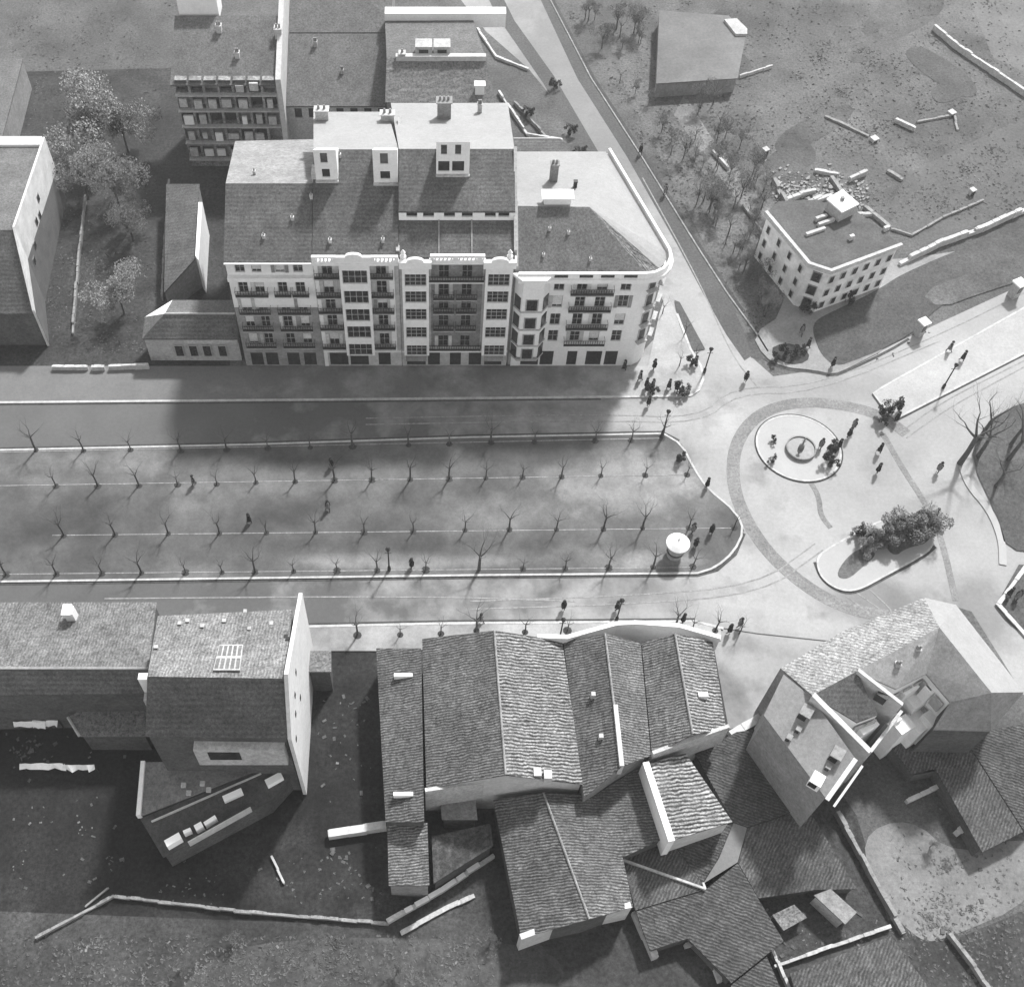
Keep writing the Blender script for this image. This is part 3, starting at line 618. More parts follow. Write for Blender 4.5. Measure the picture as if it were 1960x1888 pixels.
def gwall(name, label, px, z, th, m, loc=None, cat='wall', group=None, extra=None):
    """free standing wall through base points"""
    z *= .45; th *= .75; pts = [R(x, y) for x, y in px]; mb = MB(); cp = MB(); rq = random.Random(int(px[0][0]*31+px[0][1]))
    for k in range(len(pts)-1):
        a, b = pts[k], pts[k+1]; u = (b-a).normalized(); L = (b-a).length; n = max(1, int(L/1.3)); v = Vector((-u.y, u.x, 0))
        for q in range(n):
            s0, s1 = L*q/n, L*(q+1)/n; h = z*rq.uniform(.86, 1.0)*(rq.uniform(.5, .8) if rq.random() < .1 else 1); c = a+u*(s0+s1)/2+v*rq.uniform(-.04, .04); tw = rq.uniform(-.03, .03)
            uu = (u.x*math.cos(tw)-u.y*math.sin(tw), u.x*math.sin(tw)+u.y*math.cos(tw)); hx = (s1-s0)/2+.03+(.3*th if q in (0, n-1) else 0)
            mb.obox((c.x, c.y), uu, hx, th/2*rq.uniform(.85, 1.1), 0, h)
            if rq.random() < .7: cp.obox((c.x, c.y), uu, hx*rq.uniform(.5, .98), th/2+.03, h+.002, h+.06)
    c = pts[len(pts)//2]; o = solo(name, mb, m, label, cat, (c.x, c.y, 0), group)
    if cp.v: part('coping', cp, extra or m, o)
    return o
# --- left tall building with the white end wall
V = dict(a=(-160, 268, 10), b=(84, 268, 10), r=(26, 440, 12.5), s=(-160, 440, 12.5), c=(64, 600, 6), d=(-160, 600, 6))
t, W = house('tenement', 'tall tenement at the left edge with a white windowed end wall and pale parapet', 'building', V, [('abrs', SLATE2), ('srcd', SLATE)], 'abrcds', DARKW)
pa = [W['b'], W['r'], W['c']]; mb = MB()
for k in range(2):
    a, b = pa[k], pa[k+1]; u = Vector((b.x-a.x, b.y-a.y)); o = Vector((-u.y, u.x)).normalized()*.25
    mb.prism([(a.x, a.y), (b.x, b.y), (b.x-o.x*-1, b.y-o.y*-1), (a.x+o.x, a.y+o.y)], 0, [a.z+.5, b.z+.5, b.z+.5, a.z+.5])
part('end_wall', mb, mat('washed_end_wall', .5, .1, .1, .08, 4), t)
mb = MB()
for k in range(2):
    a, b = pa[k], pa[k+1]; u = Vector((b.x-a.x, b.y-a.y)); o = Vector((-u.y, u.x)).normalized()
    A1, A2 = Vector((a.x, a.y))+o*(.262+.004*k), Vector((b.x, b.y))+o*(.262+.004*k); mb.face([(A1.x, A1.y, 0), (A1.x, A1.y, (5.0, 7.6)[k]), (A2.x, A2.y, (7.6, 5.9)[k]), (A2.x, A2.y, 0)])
part('lower_wall', mb, mat('grey_lower_face', .11, .12, .1, .15, 4), t)  # lower part of the end wall in a darker grey
a, b = W['a'], W['b']; part('parapet', MB().box(a.x, b.x-.1, a.y-1.6, a.y, 9.6, 10.6), WHITE, t)
for px, py, z in ((60, 385, 8), (47, 430, 7), (73, 418, 6.5), (60, 475, 6), (72, 505, 5.2)):
    q = R(px, py, z); u = Vector((pa[1].x-pa[0].x, pa[1].y-pa[0].y)) if q.y > pa[1].y else Vector((pa[2].x-pa[1].x, pa[2].y-pa[1].y)); u.normalize()
    A0 = pa[0] if q.y > pa[1].y else pa[1]; s = (q.y-A0.y)/u.y; c = Vector((A0.x, A0.y))+u*s+Vector((-u.y, u.x))*.27
    f = part('window', MB().obox(c, u, .42, .05, z, z+1.1), GREYW, t); part('pane', MB().obox(c+Vector((-u.y, u.x))*.03, u, .34, .05, z+.08, z+1.0), GLASS, f)
# --- low house left of the row
V = dict(a=(272, 648, 4.2), b=(458, 648, 4.2), r=(450, 600, 6.2), s=(315, 600, 6.2), c=(452, 574, 4.6), d=(330, 574, 4.6), h=(278, 606, 4.4))
t, W = house('low_house', 'low grey house with a white hip end, left of the apartment row', 'house', V, [('abrs', SLATE), ('srcd', SLATE2), ('ash', SLATE2), ('hsd', WHITE)], 'abcdh', STONE)
mb = MB(); a, b = W['a'], W['b']; yy = a.y-.02
for k, xx in enumerate((.35, .5, .64, .8)):
    x = a.x+(b.x-a.x)*xx; f = part('window', MB().box(x-.55, x+.55, yy-.05, yy+.03, 1.0, 3.0), STONE, t); part('pane', MB().box(x-.45, x+.45, yy-.08, yy-.04, 1.1, 2.9), GLASS, f)
part('ridge_cap', MB().tube([W['s'], W['r']], [.13, .13], 6), STONE, t)
part('plaster_band', MB().box(a.x+5, b.x-.3, yy-.06, yy, 3.4, 4.0), WHITEW, t)
# --- workshop wing in the rear garden with a tall white wall
V = dict(a=(318, 352, 4), b=(382, 352, 5.5), c=(376, 492, 5.5), d=(314, 560, 4))
t, W = house('garden_workshop', 'long dark-roofed garden workshop with a tall white side wall', 'building', V, [('abcd', SLATE)], 'abcd', GREYW)
q0, q1 = R(380, 388, 5.8), R(374, 490, 5.8)
part('side_wall', MB().prism([(q0.x, q0.y), (q0.x+.5, q0.y), (q1.x+.5, q1.y-.8), (q1.x, q1.y)], 0, 5.9), WHITE, t)
# --- street wall with gate piers
gwall('street_wall', 'pale street wall left of its gateway, beside the tenement', [(104, 708), (168, 708)], 1.9, .4, WHITEW, group='street garden walls')
gwall('street_wall', 'short pale wall pier in the gateway between the two longer street walls', [(180, 708), (200, 708)], 1.9, .5, WHITEW, group='street garden walls')
gwall('street_wall', 'pale street wall reaching from the gateway to the low grey house', [(212, 708), (285, 706)], 2.1, .4, WHITEW, group='street garden walls')
gwall('garden_wall', 'tall grey wall running back through the rear garden beside the tenement', [(165, 380), (152, 500), (140, 640)], 1.6, .3, GREYW)
gwall('garden_wall', 'thin grey wall along the left edge of the long garden workshop', [(325, 352), (316, 470), (312, 575)], 1.8, .3, GREYW)
# ================================================================== rear blocks
def galleries():
    yb = R(450, 318).y; t = thing('gallery_block', 'old block whose rear balconies hang with washing, dark roof, far behind the apartment row', 'building', (onY(440, 318, yb).x, yb, 0))
    xa, xb = onY(352, 250, yb).x, onY(540, 250, yb).x; zt = onY(450, 160, yb).z
    mb = MB(); hs = []
    rowy = [300, 268, 237, 207, 177]
    for j, py in enumerate(rowy):
        z = onY(450, py, yb).z
        for k in range(7):
            x = xa+(xb-xa)*(k+.5)/7; hs.append((x-.8, x+.8, z, z+1.9))
    panel(mb, xa, xb, 0, zt, yb, hs, .9); part('facade', mb, mat('stained_rear_wall', .2, .5, .5, .3, 3, mid=.5), t)
    rnd = random.Random(3)
    for h in hs:
        f = part('gallery_opening', MB().face([(h[0], yb+.85, h[2]), (h[1], yb+.85, h[2]), (h[1], yb+.85, h[3]), (h[0], yb+.85, h[3])]), GLASS if rnd.random() < .45 else GREYW, t)
        if rnd.random() < .8:
            a = rnd.uniform(0, .5); part('awning', MB().box(h[0]+a, h[1]-rnd.uniform(0, .6), yb-.45, yb-.15, h[2]+rnd.uniform(.1, .6), h[3]-rnd.uniform(.1, .6)), (WHITEW, STONE, WHITE)[rnd.randrange(3)], f)
    for j, py in enumerate(rowy):
        z = onY(450, py, yb).z; part('gallery_floor', MB().box(xa, xb, yb-.6, yb-.003, z-.25, z-.08), STONE, t)
    d = onS(300, 30, yb, zt, .35); d2 = onS(540, 30, yb, zt, .35)
    roofshell(t, [[Vector((xa-.4, yb-.3, zt)), Vector((xb, yb-.3, zt)), Vector((xb, d.y, d.z)), Vector((xa-.4, d.y, d.z))]], SLATE2)
    part('side_wall', MB().face([(xa, d.y, 0), (xa, yb, 0), (xa, yb, zt-.3), (xa, d.y, d.z-.3)]), DARKW, t); part('side_wall', MB().face([(xb, yb, 0), (xb, d.y, 0), (xb, d.y, d.z-.3), (xb, yb, zt-.3)]), DARKW, t)
    w0 = xb+.05; part('fire_wall', MB().prism([(w0, yb-.4), (w0+.7, yb-.4), (w0+.7, d.y+8), (w0, d.y+8)], 0, [zt+.9, zt+.9, d.z+3, d.z+3]), WLIT, t)
    p = onS(390, 25, yb, zt, .35); part('stair_tower', MB().box(p.x-3.3, p.x+2, p.y, p.y+3, p.z-1, p.z+2.4), WHITE, t)
    chimney(t, onS(534, 70, yb, zt, .35), .9, .9, 1.3); chimney(t, onS(455, 110, yb, zt, .35), .6, .6, .8); chimney(t, onS(420, 60, yb, zt, .35), .7, .7, .9)
    return yb, zt, xb, d
yb, zt_, xb_, d_ = galleries()
t = thing('rear_building', 'block with one broad plain grey roof right of the white fire wall', 'building', (xb_+9, yb, 0))
ya = yb+1.5; za = onY(650, 212, ya).z+1; x_a, x_b = xb_+.8, onY(738, 205, ya).x; d2 = onS(650, -60, ya, za, .35)
roofshell(t, [[Vector((x_a, ya-.3, za)), Vector((x_b, ya-.3, za)), Vector((x_b+1, d2.y, d2.z)), Vector((x_a, d2.y, d2.z))]], SLATE2)
mb = MB(); hs = [(x_a+1+k*1.9, x_a+2+k*1.9, za-2.2, za-.6) for k in range(8) if x_a+2+k*1.9 < x_b]; panel(mb, x_a, x_b, 0, za-.1, ya, hs); part('facade', mb, WHITEW, t)
for h in hs: part('window', MB().face([(h[0], ya+.2, h[2]), (h[1], ya+.2, h[2]), (h[1], ya+.2, h[3]), (h[0], ya+.2, h[3])]), GLASS, t)
part('side_wall', MB().face([(x_b, ya, 0), (x_b+1, d2.y, 0), (x_b+1, d2.y, d2.z-.2), (x_b, ya, za-.2)]), GREYW, t); chimney(t, onS(604, 88, ya, za, .35), .5, .5, .7); chimney(t, onS(655, 140, ya, za, .35), .4, .4, .5)
part('roof_seam', MB().box(x_a+.1, x_b, onS(600, 64, ya, za, .35).y, onS(600, 64, ya, za, .35).y+.25, za, onS(600, 64, ya, za, .35).z+.15), SLATE, t)
V = dict(a=(737, 196, 13), b=(948, 196, 13), r=(930, 112, 16), s=(740, 112, 16), c=(905, 36, 14.5), d=(737, 40, 14.5))
t, W = house('rear_house', 'grey roofed house by the avenue with white roof ridge, white parapet and two small dormers', 'house', V, [('abrs', GREYR), ('srcd', SLATE2)], 'abrcds', GREYW)
part('parapet', MB().box(W['d'].x, W['c'].x+4.5, W['d'].y, W['d'].y+1.5, 13.5, 15.6), WHITE, t)
part('ridge_band', MB().box(W['s'].x+1.2, W['r'].x, W['s'].y-.3, W['s'].y+.4, 15.5, 16.5), WLIT, t)
for px in (811, 846): q = R(px, 103, 16.4); d = part('dormer', MB().box(q.x-1.1, q.x+1.1, q.y, q.y+1.8, 15, 17.4), STONE, t); part('window', MB().box(q.x-.6, q.x+.6, q.y-.05, q.y-.003, 15.9, 17.0), GLASS, d)
chimney(t, R(918, 172, 14), 1.2, .8, .9, WHITE, 0); chimney(t, R(770, 110, 16), .8, .8, .7, WHITEW, 1)
V = dict(a=(-60, 262, 5), b=(4, 262, 5), c=(44, 112, 5), d=(-60, 112, 5))
t, W = house('outbuilding', 'grey flat-roofed outbuilding at the far left edge beyond the tenement', 'building', V, [('abcd', SLATE2)], 'abcd', GREYW)
gwall('avenue_wall', 'low pale wall on the avenue side behind the white rear wing', [(955, 180), (1010, 262), (1075, 272)], 1.4, .35, WHITEW)
gwall('avenue_wall', 'low pale wall at the foot of the parapeted rear house beside the avenue', [(905, 45), (950, 112), (1010, 135)], 1.0, .4, WLIT)
gwall('yard_wall', 'thin pale wall closing the small yard beside the avenue', [(985, 200), (1045, 265)], 1.4, .3, GREYW)
# ================================================================== corner house C
zC = 7.6
V = dict(a=(1466, 408, zC), b=(1548, 506, zC), c=(1590, 520, zC), d=(1724, 470, zC), e=(1690, 440, zC), f=(1640, 405, zC), g=(1560, 382, zC), h=(1490, 385, zC))
t, W = house('corner_house', 'pale corner house with chamfered front and flat dark roof, on the triangle of pavement', 'house', V, [('abcdefgh', mat('dark_felt', .075, .15, .1, .25, 4))], 'abcdefgh', mat('blotchy_pale_wall', .6, .2, .12, .08, 4, mid=.3))
mb = MB(); lp = [W[k] for k in 'abcd']
for k in range(3):
    a, b = lp[k], lp[k+1]; u = (b-a).normalized(); c = (a+b)/2; mb.obox((c.x, c.y), (u.x, u.y), (b-a).length/2+.1, .22-.01*k, zC-.3, zC+.35-.01*k)
part('parapet', mb, WHITEW, t)
for z in (5.2, 2.9, .7):
    wallwin(t, W['c'], W['d'], z, 6, .6, 1.0, STONE); wallwin(t, W['a'], W['b'], z, 4, .5, 1.0, STONE); wallwin(t, W['b'], W['c'], z, 1, 1.0, 1.4, GREYW)
for px, py, wd, hh in ((1580, 428, 2.4, .5), (1695, 440, .8, .6), (1628, 458, .6, .7), (1560, 445, 2.8, .4), (1570, 420, 1.6, .6)):
    q = R(px, py, zC); part('roof_vent', MB().obox((q.x, q.y), (.9, .4), wd/2, .2, zC, zC+hh), WHITEW, t)
V = dict(a=(1582, 380, 9.5), b=(1613, 362, 9.5), c=(1645, 390, 9.5), d=(1612, 406, 9.5))
t, W = house('tower_house', 'small square tower with a bright white roof rising behind the corner house', 'tower', V, [('abcd', WHITE)], 'abcd', STONE)
part('roof_hatch', MB().box(*(lambda q: (q.x-.2, q.x+.2, q.y-.2, q.y+.2, 9.5, 9.9))(R(1612, 382, 9.5))), GREYW, t)
# stone-yard fragments behind the corner house
rub = [((1500, 388), (1545, 372)), ((1535, 396), (1570, 380)), ((1480, 350), (1502, 392)), ((1558, 388), (1588, 378)), ((1520, 410), (1580, 402)), ((1590, 345), (1608, 372)), ((1560, 330), (1600, 336)), ((1626, 348), (1655, 335)), ((1655, 400), (1700, 438)), ((1530, 376), (1556, 370)), ((1612, 415), (1668, 412)), ((1700, 330), (1725, 345))]
tx = ['beside the left edge of the corner house roof', 'against the roof of the corner house', 'running down to the left tip of the corner house', 'touching the white tower', 'along the back of the corner house', 'behind the white tower', 'farthest behind the white tower', 'right of the tower, farther back', 'sloping down right of the white tower', 'smallest, amid the rubble', 'just in front of the white tower', 'standing alone right of the tower']
for k, (a, b) in enumerate(rub):
    gwall('ruined_wall', 'broken pale wall stump '+tx[k], [a, b], random.uniform(1.2, 2.8), .6, (WHITEW, STONE, GREYW)[k % 3], group='ruined walls behind the corner house')
mbq = MB(); rnd = random.Random(5)
for k in range(420):
    q = R(rnd.uniform(1480, 1660), rnd.gauss(372, 20)); s = rnd.uniform(.08, .28); mbq.obox((q.x, q.y), (rnd.random(), rnd.random()), s, s*.6, 0, s*rnd.uniform(.4, 1.2))
o = solo('rubble', mbq, GREYW, 'loose pale rubble strewn behind the corner house', 'rubble', tuple(R(1540, 370))); o['kind'] = 'stuff'
# far land walls
gwall('long_wall', 'long white wall crossing the fields in the top right corner', [(1786, 58), (1830, 95), (1962, 185)], 2.2, .5, WHITEW)
gwall('long_wall', 'long bright wall with gate gaps running along the lawn at the right', [(1722, 508), (1800, 470), (1880, 442), (1990, 392)], 2.6, .6, WHITEW)
gwall('field_wall', 'short white wall piece in the middle of the upper right ground', [(1714, 234), (1748, 250)], 1.6, .5, WHITEW)
gwall('field_wall', 'low pale wall branching off behind the lawn wall', [(1706, 440), (1745, 452), (1800, 420), (1880, 385)], .8, .3, GREYW)
gwall('field_wall', 'thin pale wall by the large pale shed at the top', [(1416, 150), (1476, 130)], 1.3, .3, WHITEW)
gwall('field_wall', 'pale wall along the scrubby bank of the avenue', [(1364, 293), (1392, 325)], 1.3, .4, WHITEW)
gwall('field_wall', 'pale wall remnant near the left side of the corner house', [(1422, 395), (1455, 440), (1490, 500)], .9, .4, GREYW)
gwall('field_wall', 'broken pale wall left of the short white wall in the upper right', [(1580, 225), (1625, 245), (1660, 262)], .7, .5, GREYW)
gwall('field_wall', 'low wall line right of the short white wall', [(1755, 235), (1825, 222), (1832, 250)], .7, .35, GREYW)
V = dict(a=(1256, 160, 2.6), b=(1412, 150, 2.6), c=(1428, 66, 2.6), d=(1395, 30, 2.6), e=(1262, 20, 2.6))
t, W = house('pale_shed', 'large pale flat shed standing alone at the top of the view', 'shed', V, [('abcde', mat('pale_felt_roof', .125, .15, .05, .15, 3))], 'abcde', mat('dull_shed_wall', .2, .2, .1, .2, 3))
q = [R(*p, 2.9) for p in ((1386, 38), (1410, 36), (1430, 56), (1430, 66), (1408, 66))]; part('skylight', MB().prism([(p.x, p.y) for p in q], 2.5, 3.0), STONE, t)
for k, (px, py, w_, h_, la) in enumerate(((1462, 300, 1.3, 3.2, 'small white hut at the end of a pale path in the upper right'), (1858, 372, 1.2, 2.0, 'small white hut alone in the field right of the tower'), (1672, 270, 1.6, 1.2, 'low white hut left of the short white wall'), (1820, 220, 1.6, 1.2, 'flat white hut on the low wall line in the upper right'))):
    q = R(px, py); w_ *= .48; h_ *= .42; t = thing('hut', la, 'hut', tuple(q), 'small huts on the upper right ground'); part('wall', MB().obox((q.x, q.y), (.9, .5), w_/2, w_/2, 0, h_), WHITEW, t); part('roof', MB().obox((q.x, q.y), (.9, .5), w_/2+.1, w_/2+.1, h_+.002, h_+.1), WHITEW, t); part('door', MB().obox((q.x+.22*w_, q.y-.46*w_), (.9, .5), .3, .05, 0, min(1.8, h_-.2)), IRON, t)
strip('field_path', [(1467, 305), (1485, 345), (1495, 350)], .7, 0, .04, PAVE)
# plots of uneven ground in the upper right
rnd = random.Random(11)
for k in range(9):
    cx, cy = rnd.uniform(1250, 1940), rnd.uniform(10, 430)
    if cx < 1290+cy*.45: continue
    a, b = rnd.uniform(30, 85), rnd.uniform(14, 36); r_ = rnd.choice((-28, 35)); pts = []
    for (u, v) in ((-1, -1), (1, -1), (1, 1), (-1, 1)):
        c_, s_ = math.cos(rad(r_)), math.sin(rad(r_)); pts.append((cx+u*a*c_-v*b*s_+rnd.uniform(-8, 8), cy+u*a*s_+v*b*c_+rnd.uniform(-5, 5)))
    sheet('garden_plot', smooth(pts, 2), .026+.004*k, mat('plot_earth_%d' % (k % 4), (.066, .072, .084, .066)[k % 4], .4, .1, .35, 3.5))
# ================================================================== bottom left buildings
TL = tiles('speckled_grey_pantiles', .115, 0, .3, .1)
V = dict(a=(-80, 1152, 7.5), b=(300, 1152, 7.5), r=(284, 1278, 10.5), s=(-80, 1284, 10.5), c=(287, 1325, 8.5), d=(-80, 1332, 8.5))
t, W = house('terrace_house', 'long house at the left edge with a white turret on its roof', 'house', V, [('abrs', TL), ('srcd', SLATE)], 'abrcds', DARKW)
q = R(137, 1178, 8.6); tt = part('roof_turret', MB().box(q.x-.45, q.x+.45, q.y-.45, q.y+.45, 7.5, 9.8), WHITE, t); part('turret_roof', MB().box(q.x-.6, q.x+.3, q.y-.6, q.y+.6, 9.802, 9.95), WHITE, tt)
part('eaves', MB().box(W['s'].x, W['r'].x, W['r'].y-.15, W['r'].y+.1, 10.4, 10.62), GREYW, t)
V = dict(a=(302, 1178, 14), b=(560, 1166, 14), r=(546, 1298, 19), s=(282, 1294, 19), c=(550, 1412, 14), d=(278, 1408, 14))
t, W = house('gabled_house', 'large house with pale tiled rear roof, big skylight and a tall white gable end wall', 'house', V, [('abrs', tiles('pale_speckled_pantiles', .145, 0, .3, .12)), ('srcd', SLATE)], 'abrcds', DARKW)
g0, g1, g2 = R(568, 1135, 13.6), W['r'], R(549, 1430, 13)
gx = W['r'].x; yy0, yy1, yy2 = R(566, 1136, 14).y, g1.y, R(549, 1418, 14).y
mb = MB(); P1 = [(yy0, 0), (yy0, 14.2), (yy1, 19.9), (yy2, 14.4), (yy2, 0)]
mb.face([(gx+.32, y, z) for y, z in P1][::-1]).face([(gx-.02, y, z) for y, z in P1])
for k in range(5):
    a, b = P1[k], P1[(k+1) % 5]; mb.face([(gx+.32, *a), (gx+.32, *b), (gx-.02, *b), (gx-.02, *a)])
part('gable_wall', mb, mat('white_gable_plaster', .5, .06, .3, .08, 4, mid=.1), t)  # white plaster colour of the gable
for y, z in ((yy1+.5, 14), (yy1-.7, 12.6), (yy1+2, 10), (yy1-2.4, 11), (yy1+2.5, 14.5)): part('window', MB().box(gx+.3, gx+.36, y-.22, y+.22, z, z+.7), GLASS, t)
def onD(px, py, dz=0): return onS(px, py, W['r'].y, 19, -(19-14)/(W['a'].y-W['r'].y)) + Vector((0, 0, dz))
s = [onD(*p) for p in ((421, 1236), (466, 1236), (460, 1285), (409, 1285))]; mb = MB().prism([(p.x, p.y) for p in s], 13, [p.z+.35 for p in s]); f = part('skylight', mb, STONE, t)
mb = MB()
for j in range(2):
    for k in range(5):
        u0, u1, v0, v1 = k/5+.03, (k+1)/5-.03, j/2+.05, (j+1)/2-.05
        def L2(u, v): a = s[0].lerp(s[1], u); b = s[3].lerp(s[2], u); return a.lerp(b, v)+Vector((0, 0, .37))
        mb.face([L2(u0, v0), L2(u1, v0), L2(u1, v1), L2(u0, v1)][::-1])
part('glazing', mb, mat('dull_skylight_glass', .12, .3, 1, .3, 3, rough=.3), f)
for px, py in ((345, 1195), (388, 1200), (430, 1190), (478, 1205), (520, 1195), (300, 1240), (360, 1190), (548, 1220), (551, 1225), (470, 1172)): chimney(t, onD(px, py), .28, .28, .3, pots=0, m=IRON if px > 540 else None)
q = R(312, 1300, 18); part('terrace_box', MB().box(q.x-2.0, q.x+1.2, q.y-.3, q.y+.3, 16, 18.7), WHITE, t); q = R(285, 1312, 16); part('stack', MB().box(q.x-.3, q.x+.3, q.y-1.4, q.y, 10, 16), WHITEW, t)
q1 = R(545, 1418, 12.5); q0 = R(372, 1418, 12.5); part('rear_gallery', MB().box(q0.x, q1.x, q0.y-.9, q0.y, 9, 12.6), WHITEW, t); part('gallery_glazing', MB().box(q0.x+1.2, q1.x-4, q0.y-.94, q0.y-.9, 10.4, 12.2), GLASS, t)
# workshops in the yard
V = dict(a=(275, 1458, 5), b=(372, 1456, 5), c=(378, 1425, 5), d=(470, 1425, 5), e=(548, 1444, 5), f=(545, 1452, 5), g=(266, 1562, 5))
t, W = house('workshop', 'L-shaped flat workshop roof with white edges behind the gabled house', 'workshop', V, [('abcdefg', mat('patchy_felt', .14, .4, .2, .3, 3))], 'abcdefg', DARKW)
for a, b in (((275, 1458), (266, 1562)), ((374, 1420), (370, 1456)), ((345, 1460), (372, 1470))):
    p, q = R(*a, 5), R(*b, 5); u = (q-p).normalized(); c = (p+q)/2; part('parapet', MB().obox((c.x, c.y), (u.x, u.y), (q-p).length/2, .2, 4.5, 5.4), WHITE, t)
for px, py in ((352, 1503), (362, 1518), (388, 1500), (400, 1512)): q = R(px, py, 5); part('vent', MB().box(q.x-.22, q.x+.22, q.y-.22, q.y+.22, 5, 5.3), WHITEW, t)
V = dict(a=(268, 1566, 4.6), b=(545, 1455, 4.6), c=(560, 1478, 4.2), d=(520, 1530, 3.6), e=(312, 1640, 3.6))
t, W = house('skylit_shed', 'long dark lean-to shed with bright oblong skylights in its roof', 'shed', V, [('abcde', mat('dark_felt_roof', .05, .3, .2, .3, 3))], 'abcde', DARKW)
for a, b, wd in (((318, 1616), (346, 1600), .42), ((352, 1594), (366, 1588), .2), ((374, 1586), (388, 1578), .34), ((392, 1578), (414, 1564), .22), ((428, 1530), (464, 1514), .34), ((510, 1500), (540, 1484), .42)):
    p, q = R(*a, 4.4), R(*b, 4.4); u = (q-p).normalized(); c = (p+q)/2; part('skylight', MB().obox((c.x, c.y), (u.x, u.y), (q-p).length/2, wd*.8, 3.4, 4.75), mat('white_glazed_skylight', .88, .02, 1, .02, 4, mid=.02), t)
for a, b in (((268, 1562), (400, 1508)), ((290, 1572), (500, 1480)), ((360, 1612), (480, 1545))):
    p, q = R(*a, 4.5), R(*b, 4.5); u = (q-p).normalized(); c = (p+q)/2; part('roof_batten', MB().obox((c.x, c.y), (u.x, u.y), (q-p).length/2, .06, 3.5, 4.68), WLIT, t)
V = dict(a=(130, 1372, 4), b=(175, 1346, 4), c=(220, 1354, 4), d=(280, 1354, 4), e=(280, 1408, 4), f=(152, 1408, 4))
t, W = house('yard_shed', 'polygonal grey shed roof in the dark yard behind the left terrace house', 'shed', V, [('abcdef', GREYR)], 'abcdef', DARKW)
part('gable_trim', MB().tube([W['a'], W['f']], [.15, .15], 6), WHITEW, t)
for k, (px, w_, la) in enumerate((((55, 1383), 1.6, 'white washing spread in the dark yard, left of two'), ((85, 1381), 1.3, 'white washing spread in the dark yard, right of two'), ((80, 1463), 2.2, 'torn pale awning lower in the dark yard'), ((150, 1465), 1.5, 'short pale awning beside the torn one'))):
    q = R(*px, 2.2); mb = MB(); n = 8
    w_ = w_*.8 if 0 else w_; top = [(q.x-w_+2*w_*j/n, q.y+random.uniform(.1, .2), 2.2+random.uniform(-.05, .05)) for j in range(n+1)]; bot = [(x+random.uniform(-.15, .15), y-random.uniform(.25, .6), z-.5) for x, y, z in top]
    for j in range(n): mb.face([top[j], bot[j], bot[j+1], top[j+1]]); mb.face([(a, b, c-.04) for a, b, c in (top[j+1], bot[j+1], bot[j], top[j])])
    t = thing('awning', la, 'awning', (q.x, q.y, 0), 'pale cloths in the dark yard'); part('cloth', mb, WHITE, t); part('pole', MB().tube([(q.x-w_, q.y+.2, 0), (q.x-w_, q.y+.2, 2.2)], [.05, .05], 6).tube([(q.x+w_, q.y+.2, 0), (q.x+w_, q.y+.2, 2.2)], [.05, .05], 6), IRON, t)
gwall('boundary_wall', 'double pale boundary wall crossing the bottom left of the view', [(72, 1795), (218, 1716), (480, 1747), (742, 1768)], 1.2, .3, GREYW, extra=STONE2)
gwall('boundary_wall', 'bright wall climbing from the bend of the boundary wall towards the tiled sheds', [(744, 1764), (845, 1706), (942, 1640)], 1.9, .5, WHITEW, extra=WHITE)
gwall('boundary_wall', 'rough outer line of stones below the bright climbing wall', [(770, 1785), (850, 1740), (905, 1715)], .7, .5, STONE)
gwall('yard_wall', 'thin pale wall corner in the lower dark yard', [(520, 1640), (545, 1690)], .8, .2, STONE)
gwall('yard_wall', 'white walled lean-to piece left of the narrow tiled roof', [(634, 1600), (735, 1584)], 2.4, .9, WLIT)
gwall('yard_wall', 'faint thin wall left of the boundary wall bend', [(165, 1735), (208, 1700)], .6, .15, GREYW)
q0, q1 = R(590, 1265, 5), R(632, 1265, 5); V = dict(a=(588, 1285, 5), b=(634, 1285, 5), c=(634, 1245, 5), d=(586, 1245, 5))
house('side_shed', 'small grey roof tucked against the white gable wall', 'shed', V, [('abcd', GREYR)], 'abcd', DARKW)
